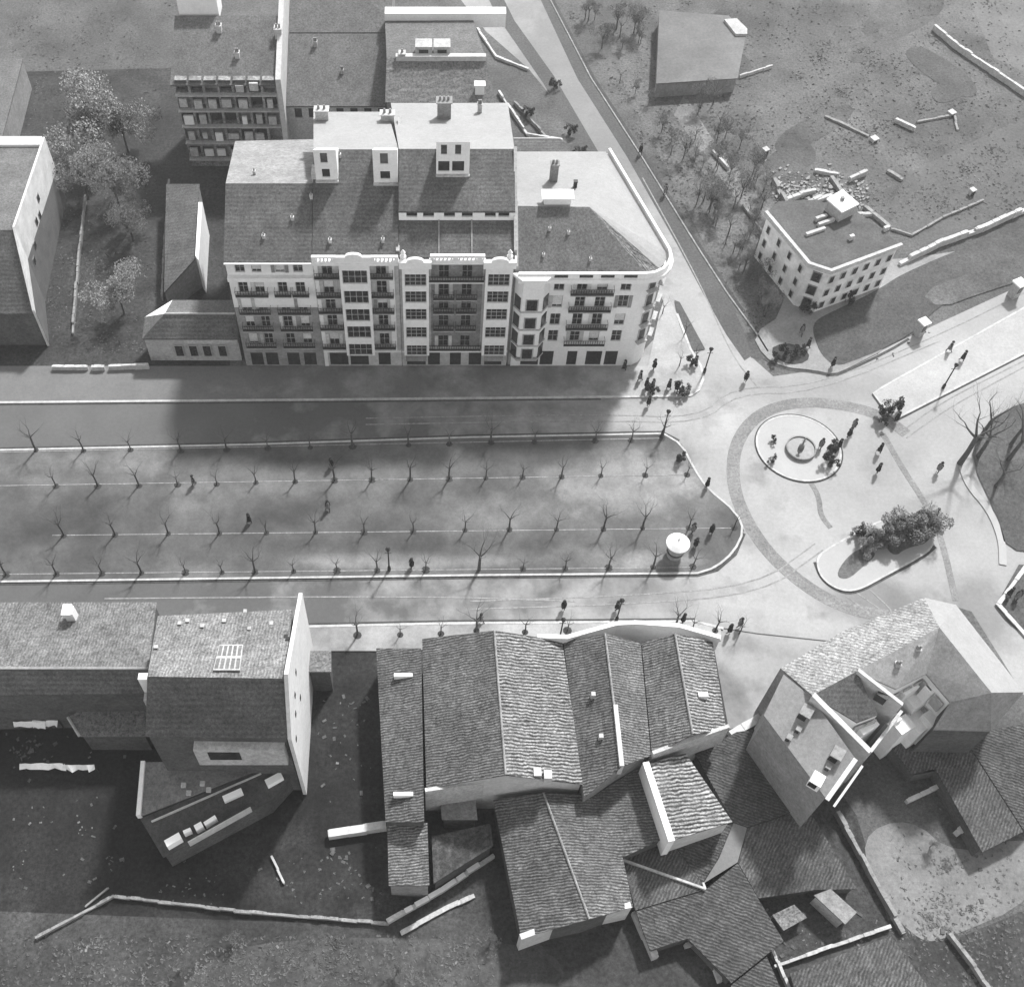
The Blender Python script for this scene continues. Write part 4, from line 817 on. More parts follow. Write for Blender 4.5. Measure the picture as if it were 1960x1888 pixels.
# ================================================================== tiled sheds
TD = tiles('dark_shaded_canal_tiles', .075, 92, .27, .5); TM = tiles('mid_canal_tiles', .1, 92, .27, .55); TB = tiles('sunlit_canal_tiles', .125, 95, .33, .8); TB2 = tiles('pale_canal_tiles', .15, 100, .36, .8)  # dark and bright tiles put shade and sun into opposite slopes
sheds = [
 ('tiled_shed', 'narrow dark tiled shed, leftmost of the factory sheds', dict(a=(720, 1240, 5.5), b=(806, 1240, 7), c=(812, 1572, 7), d=(738, 1572, 5.5)), [('abcd', TD)], 'abcd', DARKW),
 ('tiled_shed', 'low striped tiled shed below the narrow dark one', dict(a=(741, 1570, 4), b=(818, 1574, 5), c=(822, 1694, 5), d=(744, 1694, 4)), [('abcd', TM)], 'abcd', GREYW),
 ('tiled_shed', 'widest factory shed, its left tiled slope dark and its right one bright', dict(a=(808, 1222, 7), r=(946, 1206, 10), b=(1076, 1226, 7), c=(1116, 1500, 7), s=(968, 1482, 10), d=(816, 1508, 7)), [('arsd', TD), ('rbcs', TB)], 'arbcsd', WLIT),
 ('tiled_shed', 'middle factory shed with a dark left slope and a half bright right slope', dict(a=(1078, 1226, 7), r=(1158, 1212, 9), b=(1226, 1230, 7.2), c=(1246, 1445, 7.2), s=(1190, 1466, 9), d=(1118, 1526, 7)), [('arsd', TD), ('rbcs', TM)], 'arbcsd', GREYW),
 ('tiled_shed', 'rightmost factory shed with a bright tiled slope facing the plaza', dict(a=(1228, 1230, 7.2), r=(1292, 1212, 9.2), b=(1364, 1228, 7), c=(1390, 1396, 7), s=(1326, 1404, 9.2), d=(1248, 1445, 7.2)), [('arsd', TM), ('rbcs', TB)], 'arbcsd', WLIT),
 ('tiled_shed', 'broad low tiled shed below the widest factory shed', dict(a=(944, 1530, 4), r=(1040, 1516, 6), b=(1140, 1520, 4.6), e=(1232, 1462, 4.6), f=(1278, 1600, 4.6), b2=(1192, 1640, 4.4), c=(1212, 1735, 4), s=(1128, 1758, 6), d=(998, 1794, 4)), [(('a', 'r', 's', 'd'), TD), (('r', 'b', 'e', 'f', 'b2', 's'), TD), (('b2', 'c', 's'), TM)], ('a', 'r', 'b', 'e', 'f', 'b2', 'c', 's', 'd'), DARKW),
 ('tiled_shed', 'bright tiled shed with a white left edge, below the rightmost factory shed', dict(a=(1236, 1462, 7), b=(1312, 1440, 6.4), c=(1402, 1572, 5.8), d=(1284, 1608, 7)), [('abcd', TB2)], 'abcd', WLIT),
]
SH = []
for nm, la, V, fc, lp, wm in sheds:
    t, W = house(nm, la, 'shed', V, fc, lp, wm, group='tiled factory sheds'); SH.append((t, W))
    if 'r' in W and 's' in W: part('ridge_cap', MB().tube([W['r']+Vector((0, 0, .05)), W['s']+Vector((0, 0, .05))], [.11, .11], 6), STONE2, t)
def edge_wall(t, pts, z0, z1, wd, m, name='parapet'):
    mb = MB()
    for k in range(len(pts)-1):
        a, b = pts[k], pts[k+1]; u = (b-a); u.z = 0; L = u.length; u.normalize(); c = (a+b)/2; mb.obox((c.x, c.y), (u.x, u.y), L/2+wd*.2, wd/2-.004*k, z0, z1-.01*k)
    part(name, mb, m, t)
edge_wall(SH[3][0], [R(*p, 8) for p in ((1030, 1216), (1085, 1218), (1180, 1192), (1215, 1190))], 3, 8, .42, WHITE)
edge_wall(SH[4][0], [R(*p, 8) for p in ((1216, 1190), (1300, 1196), (1378, 1218))], 3, 8, .42, WHITE)
edge_wall(SH[2][0], [R(*p, 7.2) for p in ((815, 1512), (960, 1490), (1030, 1492))], 2, 7.4, .35, WHITEW)
edge_wall(SH[6][0], [SH[6][1]['a'], SH[6][1]['d']], 3, 7.3, .6, WHITE); edge_wall(SH[5][0], [R(*p, 4.2) for p in ((998, 1792), (1100, 1755), (1205, 1732))], 0, 4.4, .5, WLIT)
edge_wall(SH[4][0], [SH[4][1]['d'], SH[4][1]['s'], SH[4][1]['c']], 4, 8.0, .35, WHITEW); edge_wall(SH[3][0], [R(*p, 9.1) for p in ((1178, 1350), (1190, 1464))], 7, 9.25, .4, WLIT, 'ridge_flashing')
for k, (px, py, z, s, la) in enumerate(((772, 1294, 6.4, 2, 0), (772, 1521, 6.4, 2, 0))): q = R(px, py, z); part('roof_light', MB().box(q.x-.9, q.x+.9, q.y-.18, q.y+.18, z-.3, z+.4), WHITE, SH[0][0])
for px, py in ((1028, 1480), (1048, 1485)): q = R(px, py, 8.5); part('vent', MB().box(q.x-.35, q.x+.35, q.y-.4, q.y+.4, 7.5, 9.1), WLIT, SH[2][0])
q = R(1345, 1330, 8.3); part('vent', MB().box(q.x-.45, q.x+.45, q.y-.25, q.y+.25, 7.5, 8.6), WHITE, SH[4][0])
for px, py in ((1135, 1330), (1150, 1410)): q = R(px, py, 8.3); part('vent', MB().box(q.x-.2, q.x+.2, q.y-.2, q.y+.2, 7.5, 8.7), WHITEW, SH[3][0])
V = dict(a=(842, 1528, 3), b=(910, 1528, 3), c=(914, 1568, 3), d=(846, 1568, 3)); house('yard_lean_to', 'little stained pale roof in the court below the widest factory shed', 'shed', V, [('abcd', ZINC2)], 'abcd', GREYW)
V = dict(a=(826, 1600, 3.2), b=(938, 1575, 3.2), c=(944, 1618, 3.2), d=(830, 1690, 3.2)); house('glass_roof', 'dark gridded glass roof between the low striped shed and the bright wall', 'roof', V, [('abcd', tiles('gridded_dark_tiles', .045, 0, 1.1, .2))], 'abcd', DARKW)
DKR = tiles('rough_dark_tiles', .05, 70, .3, .35); DKR2 = tiles('rough_grey_tiles', .062, 150, .3, .3)
lowr = [('flat-roofed grey outhouse right of the broad low shed', ((1192, 1646), (1284, 1609), (1345, 1690), (1349, 1701), (1216, 1741)), 2.25, DKR2),
        ('dark triangular roof under the bright tiled shed', ((1285, 1608), (1403, 1575), (1375, 1642), (1345, 1689)), 2.2, DKR),
        ('pale worn roof patch right of the dark triangular roof', ((1404, 1574), (1430, 1583), (1412, 1649), (1346, 1690), (1376, 1642)), 2.15, ROADG),
        ('low dark flat roof in the bottom centre by the hooked white wall', ((1217, 1742), (1350, 1702), (1412, 1651), (1452, 1720), (1500, 1800), (1400, 1880), (1316, 1795), (1244, 1818)), 2.1, DKR),
        ('dark roof plot between the rightmost factory shed and the grey dormered house', ((1330, 1442), (1410, 1400), (1470, 1392), (1545, 1543), (1431, 1582), (1404, 1573)), 2.2, DKR),
        ('long dark roof below the grey dormered house', ((1431, 1584), (1546, 1545), (1640, 1700), (1560, 1702), (1452, 1718), (1413, 1650)), 2.05, DKR2),
        ('dark roof at the right bottom beside the sunken court', ((1700, 1420), (1840, 1405), (1960, 1590), (1880, 1630), (1790, 1470), (1745, 1480)), 2.2, DKR2),
        ('broad dark roof at the bottom edge below the sunken court', ((1512, 1862), (1705, 1790), (1790, 1905), (1540, 1960)), 1.9, DKR2),
        ('dark roof at the bottom edge between the hooked wall and the sunken court', ((1400, 1884), (1468, 1830), (1500, 1905), (1440, 1960), (1390, 1950)), 1.8, DKR),
        ('dark roof in the far bottom right corner', ((1842, 1405), (1990, 1380), (1990, 1560), (1961, 1590)), 2.3, DKR)]
for la, pp, z, m in lowr:
    V = {chr(97+k): (x, y, z) for k, (x, y) in enumerate(pp)}; ks = ''.join(sorted(V))
    t, W = house('outhouse', la, 'outhouse', V, [(ks, m)], ks, DARKW, group='low roofs at the bottom')
    if 'flat-roofed' in la: edge_wall(t, [W['a'], W['d'], W['c']], 2, z+.3, .2, WHITEW)
gwall('hooked_wall', 'thick pale wall running down from the broad low shed', [(1214, 1752), (1250, 1832)], 2.4, .8, STONE, extra=WLIT)
gwall('hooked_wall', 'white hooked wall standing alone at the bottom centre', [(1312, 1812), (1340, 1803), (1365, 1850), (1375, 1878)], 1.8, .5, WHITEW)
gwall('court_wall', 'thin pale wall on the left side of the sunken court', [(1440, 1750), (1472, 1810), (1512, 1905)], 1.6, .3, STONE)
gwall('court_wall', 'pale wall along the lower side of the sunken court', [(1482, 1850), (1590, 1812), (1700, 1775)], 1.4, .35, STONE)
gwall('court_wall', 'grey diagonal wall dropping from the dormered house', [(1600, 1560), (1660, 1670), (1725, 1785)], 2.2, .5, GREYW)
gwall('court_wall', 'short white wall at the head of the dark back court', [(1735, 1535), (1800, 1505)], 1.6, .5, WLIT)
gwall('court_wall', 'thin wall down the right side of the dark back court', [(1808, 1505), (1850, 1585)], 1.2, .25, GREYW)
gwall('court_wall', 'stub of bright wall at the foot of the back court', [(1830, 1595), (1846, 1582)], 1.8, .8, WLIT)
gwall('court_wall', 'pale wall at the right edge below the dark corner roof', [(1910, 1610), (1990, 1575)], 1.0, .4, GREYW)
gwall('court_wall', 'low dark-shadowed wall crossing the waste ground to the lower right', [(1815, 1790), (1860, 1850), (1920, 1940)], 1.6, .4, GREYW)
V = dict(a=(1558, 1712, 2.4), b=(1590, 1700, 2.4), c=(1640, 1745, 2.4), d=(1618, 1768, 2.4)); house('court_hut', 'rough pale-roofed hut leaning in the corner of the sunken court', 'hut', V, [('abcd', ZINC2)], 'abcd', STONE)
V = dict(a=(1478, 1750, 1.6), b=(1520, 1730, 1.6), c=(1545, 1755, 1.6), d=(1500, 1780, 1.6)); house('court_hut', 'low dark hut in the middle of the sunken court', 'hut', V, [('abcd', GREYR)], 'abcd', DARKW)
gwall('white_wall', 'bright white wall running from the rightmost factory shed towards the dormered house', [(1400, 1408), (1440, 1385), (1490, 1345)], 2.0, 1.0, WLIT)
# ================================================================== courtyard building E
ze, zr = 10.5, 13.0
TE = tiles('bleached_tiles', .2, 60, .4, .2)
V = dict(a=(1494, 1278, ze), b=(1612, 1208, ze), c=(1769, 1143, ze), c2=(1830, 1157, ze), d=(1960, 1324, ze), r1=(1555, 1330, zr), r2=(1798, 1200, zr), r3=(1898, 1325, zr),
         m=(1640, 1284, zr), i1=(1715, 1318, ze+.6), i2=(1773, 1289, ze), i3=(1819, 1343, ze), w1=(1680, 1367, ze), w2=(1641, 1382, ze), s1=(1895, 1396, 4), s2=(1787, 1393, 4))
W = {k: R(*v) for k, v in V.items()}
t = thing('courtyard_building', 'large ring-shaped building with bright outer roofs round a small courtyard, beside the plaza', 'building', (W['m'].x, W['m'].y, 0))
def G2(*ks): return [W[k] for k in ks]
roofshell(t, [G2('a', 'b', 'm', 'r1'), G2('b', 'c', 'r2', 'm')], TE, name='street_roof')
roofshell(t, [G2('c', 'c2', 'r2'), G2('c2', 'd', 'r3', 'r2')], ZINC, name='avenue_roof')
CR = mat('court_slates', .22, .1, .1, .2, 4); roofshell(t, [G2('m', 'r2', 'i2', 'i1'), G2('r2', 'r3', 'i3', 'i2')], CR, name='court_roof'); roofshell(t, [G2('r1', 'm', 'w1', 'w2')], SLATE, name='west_court_roof')
mb = MB()
def wl(a, b, za=None, zb=None, z0=0): 
    A_, B_ = W[a], W[b]; mb.face([(A_.x, A_.y, z0), (B_.x, B_.y, z0), (B_.x, B_.y, (zb or B_.z)-.2), (A_.x, A_.y, (za or A_.z)-.2)])
for a, b in (('a', 'b'), ('b', 'c'), ('c', 'c2'), ('c2', 'd'), ('d', 'r3'), ('r3', 'i3'), ('a', 'r1')): wl(a, b)
part('outer_wall', mb, GREYW, t)
mb = MB()
for a, b in (('i3', 'i2'), ('i2', 'i1'), ('i1', 'm'), ('m', 'w1'), ('w1', 'w2'), ('w2', 'r1')): wl(a, b)
part('court_wall', mb, WHITE, t)
for z in (8, 5): wallwin(t, W['i3'], W['i2'], z, 2, .9, 1.5, off=.1); wallwin(t, W['w1'], W['w2'], z, 2)
wallwin(t, W['i2'], W['i1'], 8, 3, .8, 1.4)
# white fire walls on the inner ends
def firewall(pts, m, name='fire_wall', th=.35):
    mb = MB()
    for k in range(len(pts)-1):
        a, b = pts[k], pts[k+1]; u = Vector((b.x-a.x, b.y-a.y)); n = Vector((-u.y, u.x)).normalized()*th/2
        mb.prism([(a.x-n.x, a.y-n.y), (b.x-n.x, b.y-n.y), (b.x+n.x, b.y+n.y), (a.x+n.x, a.y+n.y)], 0, [a.z+.35, b.z+.35, b.z+.35, a.z+.35])
    part(name, mb, m, t)
firewall([R(1641, 1284, 13.1), R(1726, 1350, 10.8)], WLIT); firewall([R(1555, 1331, 13.1), R(1664, 1440, 10.8)], WLIT, th=.5)
firewall([R(1664, 1440, 8), R(1724, 1362, 8)], WHITEW, 'yard_wall', .3)
# end block to the lower right (its shaded roof faces us)
roofshell(t, [[W['i3'], W['r3'], W['d'], R(1897, 1398, 8), R(1787, 1395, 8)]], CR, name='end_roof')
q = [R(1897, 1398, 7.9), R(1787, 1395, 7.9)]; mb = MB().face([(q[1].x, q[1].y, 0), (q[0].x, q[0].y, 0), (q[0].x, q[0].y, 7.9), (q[1].x, q[1].y, 7.9)]); d = W['d']; mb.face([(q[0].x, q[0].y, 0), (d.x, d.y, 0), (d.x, d.y, 10.3), (q[0].x, q[0].y, 7.9)]); i3 = W['i3']; mb.face([(i3.x, i3.y, 0), (q[1].x, q[1].y, 0), (q[1].x, q[1].y, 7.9), (i3.x, i3.y, 10.3)]); part('end_wall', mb, DARKW, t)
for px, py, z, s in ((1657, 1382, 9, 1.0), (1737, 1310, 9.3, .9), (1757, 1330, 7.5, 1.2), (1792, 1370, 7, 1.0), (1706, 1372, 7, .8), (1765, 1375, 6, 1.3), (1742, 1352, 5, .7), (1785, 1315, 9.6, .6), (1730, 1385, 6.5, .9)):
    q = R(px, py, z); part('court_annexe', MB().obox((q.x, q.y), (.86, .5), s, s*.8, 0, z), WHITE, t)
for px, py in ((1688, 1332),): q = R(px, py, 11.5); part('window', MB().obox((q.x, q.y), (.8, -.6), .5, .25, 10.6, 11.8), GLASS, t)
for px, py, z in ((1753, 1246, 11.9), (1715, 1275, 11.8)): chimney(t, R(px, py, z), .5, .5, .6)
# dormered house F
fb, fc_ = R(1553, 1333, 12.3), R(1638, 1452, 12.3); fd = (fc_-fb).normalized(); fo = Vector((fd.y, -fd.x, 0)); fo = fo if fo.x < 0 else -fo
fn = fd.cross(fo-Vector((0, 0, .42)))
def fpl(px, py): d_ = ray(px, py); o_ = Vector((0, 0, HC)); return o_+d_*(fn.dot(fb-o_)/fn.dot(d_))
V = dict(a=fpl(1500, 1290), b=fb, c=fc_, d=fpl(1583, 1530), e=fpl(1462, 1368))
t, W = house('dormered_house', 'grey roofed house with small dormers and a pale gutter, in front of the courtyard building', 'house', V, [('abcde', mat('smooth_grey_slates', .2, .15, .15, .15, 4, mid=.1))], 'abcde', GREYW)
def onF(px, py):
    a, b, e = W['b'], W['c'], W['e']; n = (b-a).cross(e-a); d_ = ray(px, py); o_ = Vector((0, 0, HC)); s_ = n.dot(a-o_)/n.dot(d_); return o_+d_*s_
for px, py, m in ((1541, 1366, GREYW), (1600, 1446, GREYW), (1510, 1412, GREYW), (1561, 1495, WHITE), (1585, 1468, GREYW), (1528, 1396, GREYW)):
    q = onF(px, py); s = .75 if m is WHITE or py in (1366, 1446) else .35
    d = part('dormer', MB().obox((q.x, q.y), (.82, -.57), s*.7, s*.8, q.z-.5, q.z+s), m, t); part('window', MB().obox((q.x-.4*s*1.4, q.y-.57*s*.9), (.82, -.57), s*.5, .08, q.z-.2, q.z+s*.8), GLASS, d)
a, b = W['c'], W['d']; part('gutter', MB().tube([a, b], [.22, .22], 6).tube([a+Vector((.7, -.4, -.6)), b+Vector((.7, -.4, -.6))], [.12, .12], 6), WHITE, t)
# low wall round the gardens at the right edge
gwall('garden_wall', 'white angled wall round the dark garden at the right edge', [(1990, 1050), (1955, 1095), (1908, 1158), (1960, 1215), (2000, 1265)], .7, .5, WLIT)
# ================================================================== kiosks, fountain, lamps
def kiosk_round():
    q = R(1290, 1062); t = thing('round_kiosk', 'round white-roofed kiosk near the tip of the promenade', 'kiosk', tuple(q))
    part('drum', MB().lathe(q, [(.85, 0), (.85, 2.5)], 20), STONE, t); part('roof', MB().lathe(q, [(1.25, 2.5), (1.3, 2.62), (.8, 3.0), (.15, 3.35), (.05, 3.6)], 24), WHITE, t)
    part('counter', MB().lathe(q, [(1.0, 1.0), (1.0, 1.1)], 20), DARKW, t)
kiosk_round()
for px, py, s, la in ((1757, 640, 1.1, 'white square kiosk on the edge of the lawn, by the right-hand road'), (1938, 566, 1.3, 'white kiosk farther up the right-hand road near the frame edge')):
    q = R(px, py); t = thing('kiosk', la, 'kiosk', tuple(q), 'square kiosks on the right-hand road'); s *= .55; part('wall', MB().obox(q, (.9, .45), s*.75, s*.75, 0, 2.3), STONE, t)
    part('roof', MB().obox(q, (.9, .45), s, s, 2.302, 2.5), WHITE, t); part('window', MB().obox((q.x+.3*s, q.y-.68*s), (.9, .45), s*.45, .06, 1.0, 1.9), GLASS, t)
q = R(1532, 860, .14); t = thing('fountain', 'round fountain basin with a central pedestal on the round white island', 'fountain', tuple(q))
part('basin', MB().lathe(q, [(1.75, 0), (1.75, .45), (1.6, .45), (1.6, .2)], 32), GREYW, t); part('water', MB().lathe(q, [(1.59, .2), (1.59, .3)], 32), WATER, t)
part('pedestal', MB().lathe(q, [(.35, .2), (.3, .9), (.12, 1.1), (.1, 1.7), (.25, 1.8), (.1, 1.9), (.04, 2.3)], 12), GREYW, t)
def lamp(px, py, la, h=4.6):
    q = R(px, py, .12); t = thing('street_lamp', la, 'street lamp', tuple(q), 'iron street lamps')
    part('pole', MB().lathe(q, [(.2, 0), (.18, .6), (.09, .8), (.07, h-.7)], 8), IRON, t); part('lantern', MB().lathe(q, [(.1, h-.7), (.26, h-.25), (.3, h-.2), (.05, h)], 6), IRON, t); part('crossbar', MB().box(q.x-.35, q.x+.35, q.y-.03, q.y+.03, h-.9, h-.84), IRON, t)
for a in ((1071, 1222, 'dark street lamp on the lower pavement where the white parapet begins'), (1180, 1186, 'dark street lamp on the lower kerb above the white parapet'), (745, 1090, 'dark street lamp on the lower edge of the promenade, left of centre'),
          (1805, 742, 'thin dark street lamp on the median of the right-hand road'), (1348, 712, 'dark street lamp at the rounded tip of the corner pavement'), (1268, 830, 'street lamp where the promenade kerb starts to curve')): lamp(*a)
# ================================================================== trees
def limb(mb, p, d, L, r, rnd, dep, br=3, spread=.7):
    pts = [p]; rs = [r]; q = p.copy()
    for k in range(3):
        d = (d+Vector((rnd.uniform(-.18, .18), rnd.uniform(-.18, .18), .06))).normalized(); q = q+d*L/3; pts.append(q.copy()); rs.append(r*(1-.22*(k+1)))
    mb.tube(pts, rs, 5 if dep > 1 else 4)
    if dep:
        for k in range(br):
            a = rnd.uniform(0, 6.28); s = rnd.uniform(.6, 1)*spread; nd = (d+Vector((math.cos(a)*s, math.sin(a)*s, rnd.uniform(-.1, .35)))).normalized()
            limb(mb, pts[-1] if k < br-1 else pts[2], nd, L*rnd.uniform(.6, .8), rs[-1]*.75, rnd, dep-1, br, spread)
def bare_proto(h, seed, sx, r=.12, dep=4, br=3):
    rnd = random.Random(seed); t = thing('bare_tree', 'x', 'tree', (0, 0, -500)); org = ORG[t.name] = Vector((0, 0, 0))
    part('trunk', MB().tube([Vector((0, 0, -.1)), Vector((.04, 0, h*.2)), Vector((0, .05, h*.42))], [r, r*.8, r*.7], 7), BARK, t)
    mb = MB()
    for k in range(4):
        a = k*1.57+rnd.uniform(-.4, .4); limb(mb, Vector((0, .05, h*.4)), Vector((math.cos(a)*sx, math.sin(a)*sx, 1)).normalized(), h*.26, r*.5, rnd, dep-1, br)
    part('crown', mb, BARK, t); return t
protos = [bare_proto(5.0, s, .7) for s in (1, 2, 3, 4)]
used = set()
ORD = ['leftmost', 'second', 'third', 'fourth', 'fifth', 'sixth', 'seventh', 'eighth', 'ninth', 'tenth', 'eleventh', 'twelfth', 'thirteenth', 'fourteenth', 'fifteenth', 'sixteenth', 'seventeenth', 'eighteenth']
def put(proto, px, py, label, group, sc=1, rz=None, z=.12):
    q = R(px, py, z)
    if proto.name in used: o = copy_tree(proto, q)
    else: o = proto; o.location = q; used.add(proto.name)
    o['label'] = label; o['scale_hint'] = 0; del o['scale_hint']
    if group: o['group'] = group
    o.scale = (sc, sc, sc); o.rotation_euler = (0, 0, random.uniform(0, 6.28) if rz is None else rz); return o
rowsT = [('the upper kerb of the promenade', [(69, 861), (160, 862), (250, 860), (346, 862), (434, 860), (513, 857), (594, 856), (675, 854), (782, 851), (860, 849), (940, 846), (1023, 845), (1139, 843), (1208, 842), (1267, 838)]),
         ('the upper inner edging of the promenade', [(107, 930), (187, 930), (266, 929), (340, 927), (415, 926), (490, 923), (565, 921), (640, 919), (712, 918), (785, 917), (860, 916), (930, 914), (1000, 913), (1075, 912), (1150, 910), (1235, 909), (1315, 908)]),
         ('the lower inner edging of the promenade', [(122, 1024), (220, 1023), (322, 1021), (420, 1020), (510, 1019), (604, 1018), (697, 1018), (791, 1016), (890, 1014), (975, 1013), (1065, 1013), (1155, 1012), (1230, 1010), (1318, 1010), (1405, 1009)]),
         ('the lower kerb of the promenade', [(12, 1099), (108, 1098), (195, 1097), (271, 1096), (355, 1095), (425, 1095), (488, 1094), (562, 1093), (645, 1092), (722, 1091), (815, 1090), (917, 1089), (1001, 1088), (1082, 1087), (1165, 1086), (1250, 1085), (1326, 1084)]),
         ('the lower pavement by the factory sheds', [(684, 1215), (766, 1214), (844, 1212), (912, 1206), (1005, 1209), (1086, 1206), (1292, 1197), (1324, 1204), (1369, 1206)])]
pit = None
k = 0
for nm, pts in rowsT:
    for i, (x, y) in enumerate(pts):
        if abs(x-917) < 2 and y > 1080: continue
        sc = random.choice((.65, .75, .9, 1.0, 1.15))*random.uniform(.9, 1.1)
        if (x, y) in ((434, 860), (346, 862), (160, 862), (565, 921)): sc = .98
        put(protos[k % 4], x, y, 'bare tree, %s from the left on %s' % (ORD[i], nm), 'bare trees along '+nm, sc); k += 1
        q = R(x, y, .151); o = MB().lathe((q.x, q.y, .12), [(.3+.2*random.random(), 0), (.28, .04)], 9); struct('tree_pit', o, SOIL, 'tree pits')
PEND = []
big = bare_proto(8, 21, .85, .24, 5, 3)
put(big, 917, 1089, 'large spreading bare tree on the lower kerb of the promenade, with pale limbs', None, .85)
put(big, 1838, 885, 'very large bare tree spreading over the plaza beside the curved kerb at the right', None, 1.5, .3)
put(big, 1875, 840, 'large bare tree behind the very large one at the right edge of the plaza', None, 1.15, 2.2)
put(big, 1930, 880, 'large bare tree in the garden against the right edge, above the curved kerb', None, 1.2, 4)
put(protos[1], 1415, 1212, 'dark bushy bare tree alone on the plaza right of the factory sheds', None, .75)
for x, y, s_, la in ((1872, 872, 1.9, 'hazy twiggy tree crown between the large bare trees right of the plaza'), (1935, 850, 1.7, 'hazy twiggy tree at the right edge behind the curved kerb'), (1905, 930, 1.4, 'low twiggy tree over the garden inside the curved kerb')):
    PEND.append((x, y, s_, la))
for i, (x, y) in enumerate(((1310, 640), (1300, 700), (1268, 600), (1330, 690))):
    put(protos[i], x, y, ('bare tree beside the dark bed on the corner pavement', 'bare tree near the foot of the corner pavement', 'bare tree close to the rounded end of the corner building', 'bare tree by the lamp at the rounded tip')[i], 'bare trees on the corner pavement', .65)
def leafy(h, rx, seed, m, n=900, base=.3, tr=.12, leaf=.16):
    rnd = random.Random(seed); t = thing('leafy_tree', 'x', 'tree', (0, 0, -500)); ORG[t.name] = Vector((0, 0, 0))
    mb = MB().tube([Vector((0, 0, -.1)), Vector((0, 0, h*.6))], [tr, tr*.6], 6)
    for k in range(5): a = k*1.256; mb.tube([Vector((0, 0, h*.35)), Vector((math.cos(a)*rx*.6, math.sin(a)*rx*.6, h*.75))], [tr*.5, .02], 4)
    part('trunk', mb, BARK, t); mb = MB()
    cl = [(Vector((rnd.gauss(0, rx*.45), rnd.gauss(0, rx*.45), h*(base+(1-base)*rnd.uniform(.2, .95)))), rnd.uniform(.25, .5)*rx) for _ in range(16)]
    for k in range(n):
        c, r = cl[rnd.randrange(16)]; d = Vector((rnd.gauss(0, 1), rnd.gauss(0, 1), rnd.gauss(0, .8))).normalized()*r*rnd.uniform(.5, 1.05); p = c+d
        if p.z < .1: p.z = .1
        u = Vector((rnd.gauss(0, 1), rnd.gauss(0, 1), rnd.gauss(0, .5))).normalized(); v = u.orthogonal().normalized(); s = leaf*rnd.uniform(.6, 1.4)
        mb.face([p-u*s, p+v*s*.8, p+u*s, p-v*s*.8])
    part('crown', mb, m, t); return t
lt = [leafy(2.6, 1.35, 31, mat('pale_hedge_leaves', .17, .4, .5, .3, 3), 5200, .04, .1, .07), leafy(6, 2.6, 32, LEAFG, 6500, .3, .12, .085), leafy(1.6, .7, 33, LEAFD, 1500, .05, .08, .06), leafy(4.6, 1.6, 34, LEAFP, 2600, .3, .1, .05)]
for x, y, s, la in ((190, 300, 1.5, 'tall grey tree, rearmost in the garden behind the tenement'), (245, 290, 1.2, 'grey tree right of the tallest one in the rear garden'), (170, 380, 1.1, 'grey tree leaning over the tall garden wall'), (230, 400, 1.2, 'dense grey tree in the middle of the rear garden'), (255, 460, .9, 'narrow grey tree below the dense one in the rear garden'), (238, 600, .95, 'round grey tree alone near the street end of the garden')):
    put(lt[1], x, y, la, 'trees of the rear garden', s*1.2, z=0)
for x, y, s, la in ((1655, 1048, .8, 'low bushy tree at the left end of the hedge-like row on the oblong island'), (1672, 1038, .95, 'bushy tree, second from the left on the oblong island'), (1690, 1032, 1.05, 'bushy tree, third from the left on the oblong island'),
                    (1708, 1028, 1.15, 'bushy tree in the middle of the oblong island row'), (1726, 1026, 1.3, 'large bushy tree right of the middle of the oblong island'), (1746, 1024, 1.45, 'largest bushy tree of the oblong island'), (1764, 1018, 1.3, 'bushy tree second from the right on the oblong island'), (1778, 1012, .9, 'bushy tree at the right end of the oblong island')):
    put(lt[0], x, y, la, 'bushy trees on the oblong island', s)
for x, y, s, la in ((1590, 864, 1.1, 'dark clipped bush on the round island, right of the fountain'), (1586, 888, 1.2, 'dark clipped bush low on the right of the round island'), (1480, 845, .6, 'thin dark bush on the upper left of the round island'), (1477, 884, .7, 'dark bush low on the left of the round island'),
                    (1702, 790, 1.5, 'large dark evergreen bush on the tip of the median'), (1688, 806, 1.2, 'dark bush just below the tip of the median'), (1640, 1022, 1.0, 'dark bush above the left end of the oblong island'), (1245, 752, 1.0, 'dark bush on the corner pavement by its kerb'), (1300, 752, 1.1, 'dark bush at the lower left of the rounded tip'), (1313, 755, .9, 'dark bush beside the one at the rounded tip'),
                    (1500, 680, 1.1, 'dark bush in the flower bed of the triangle pavement'), (1525, 676, 1.0, 'dark bush right in the same flower bed'), (1482, 690, .8, 'small dark bush at the left end of the flower bed'), (1322, 698, .9, 'dark bush at the top of the rounded tip'), (1545, 575, 1.2, 'dark bush against the chamfered front of the corner house'), (1540, 598, 1.3, 'second dark bush below the chamfered front'), (1625, 580, 1.1, 'dark bush by the right face of the corner house'), (1300, 882, .9, 'squat dark bush on the curve of the promenade')):
    put(lt[2], x, y, la, 'dark bushes round the plaza', s)
for x, y, s_, la in PEND: put(big, x, y, la, 'twiggy trees at the right edge', s_*.6)
rnd = random.Random(9); scr = []
spots = []
while len(spots) < 80:
    y = rnd.uniform(30, 660); xx = 1052+(y*.62)+rnd.uniform(35, 190 if y < 500 else 90)
    if (y > 500 and xx > 1480) or (1235 < xx < 1445 and y < 185): continue
    if y > 380 and 1470 < xx: continue
    spots.append((xx, y))
spots.sort(key=lambda s: s[1])
for i, (x, y) in enumerate(spots):
    put(lt[3] if i % 3 else protos[i % 4], x, y, 'thin leafless scrub tree among the many on the bank right of the avenue', 'scrub trees on the avenue bank', rnd.uniform(.45, 1.0), z=.01)
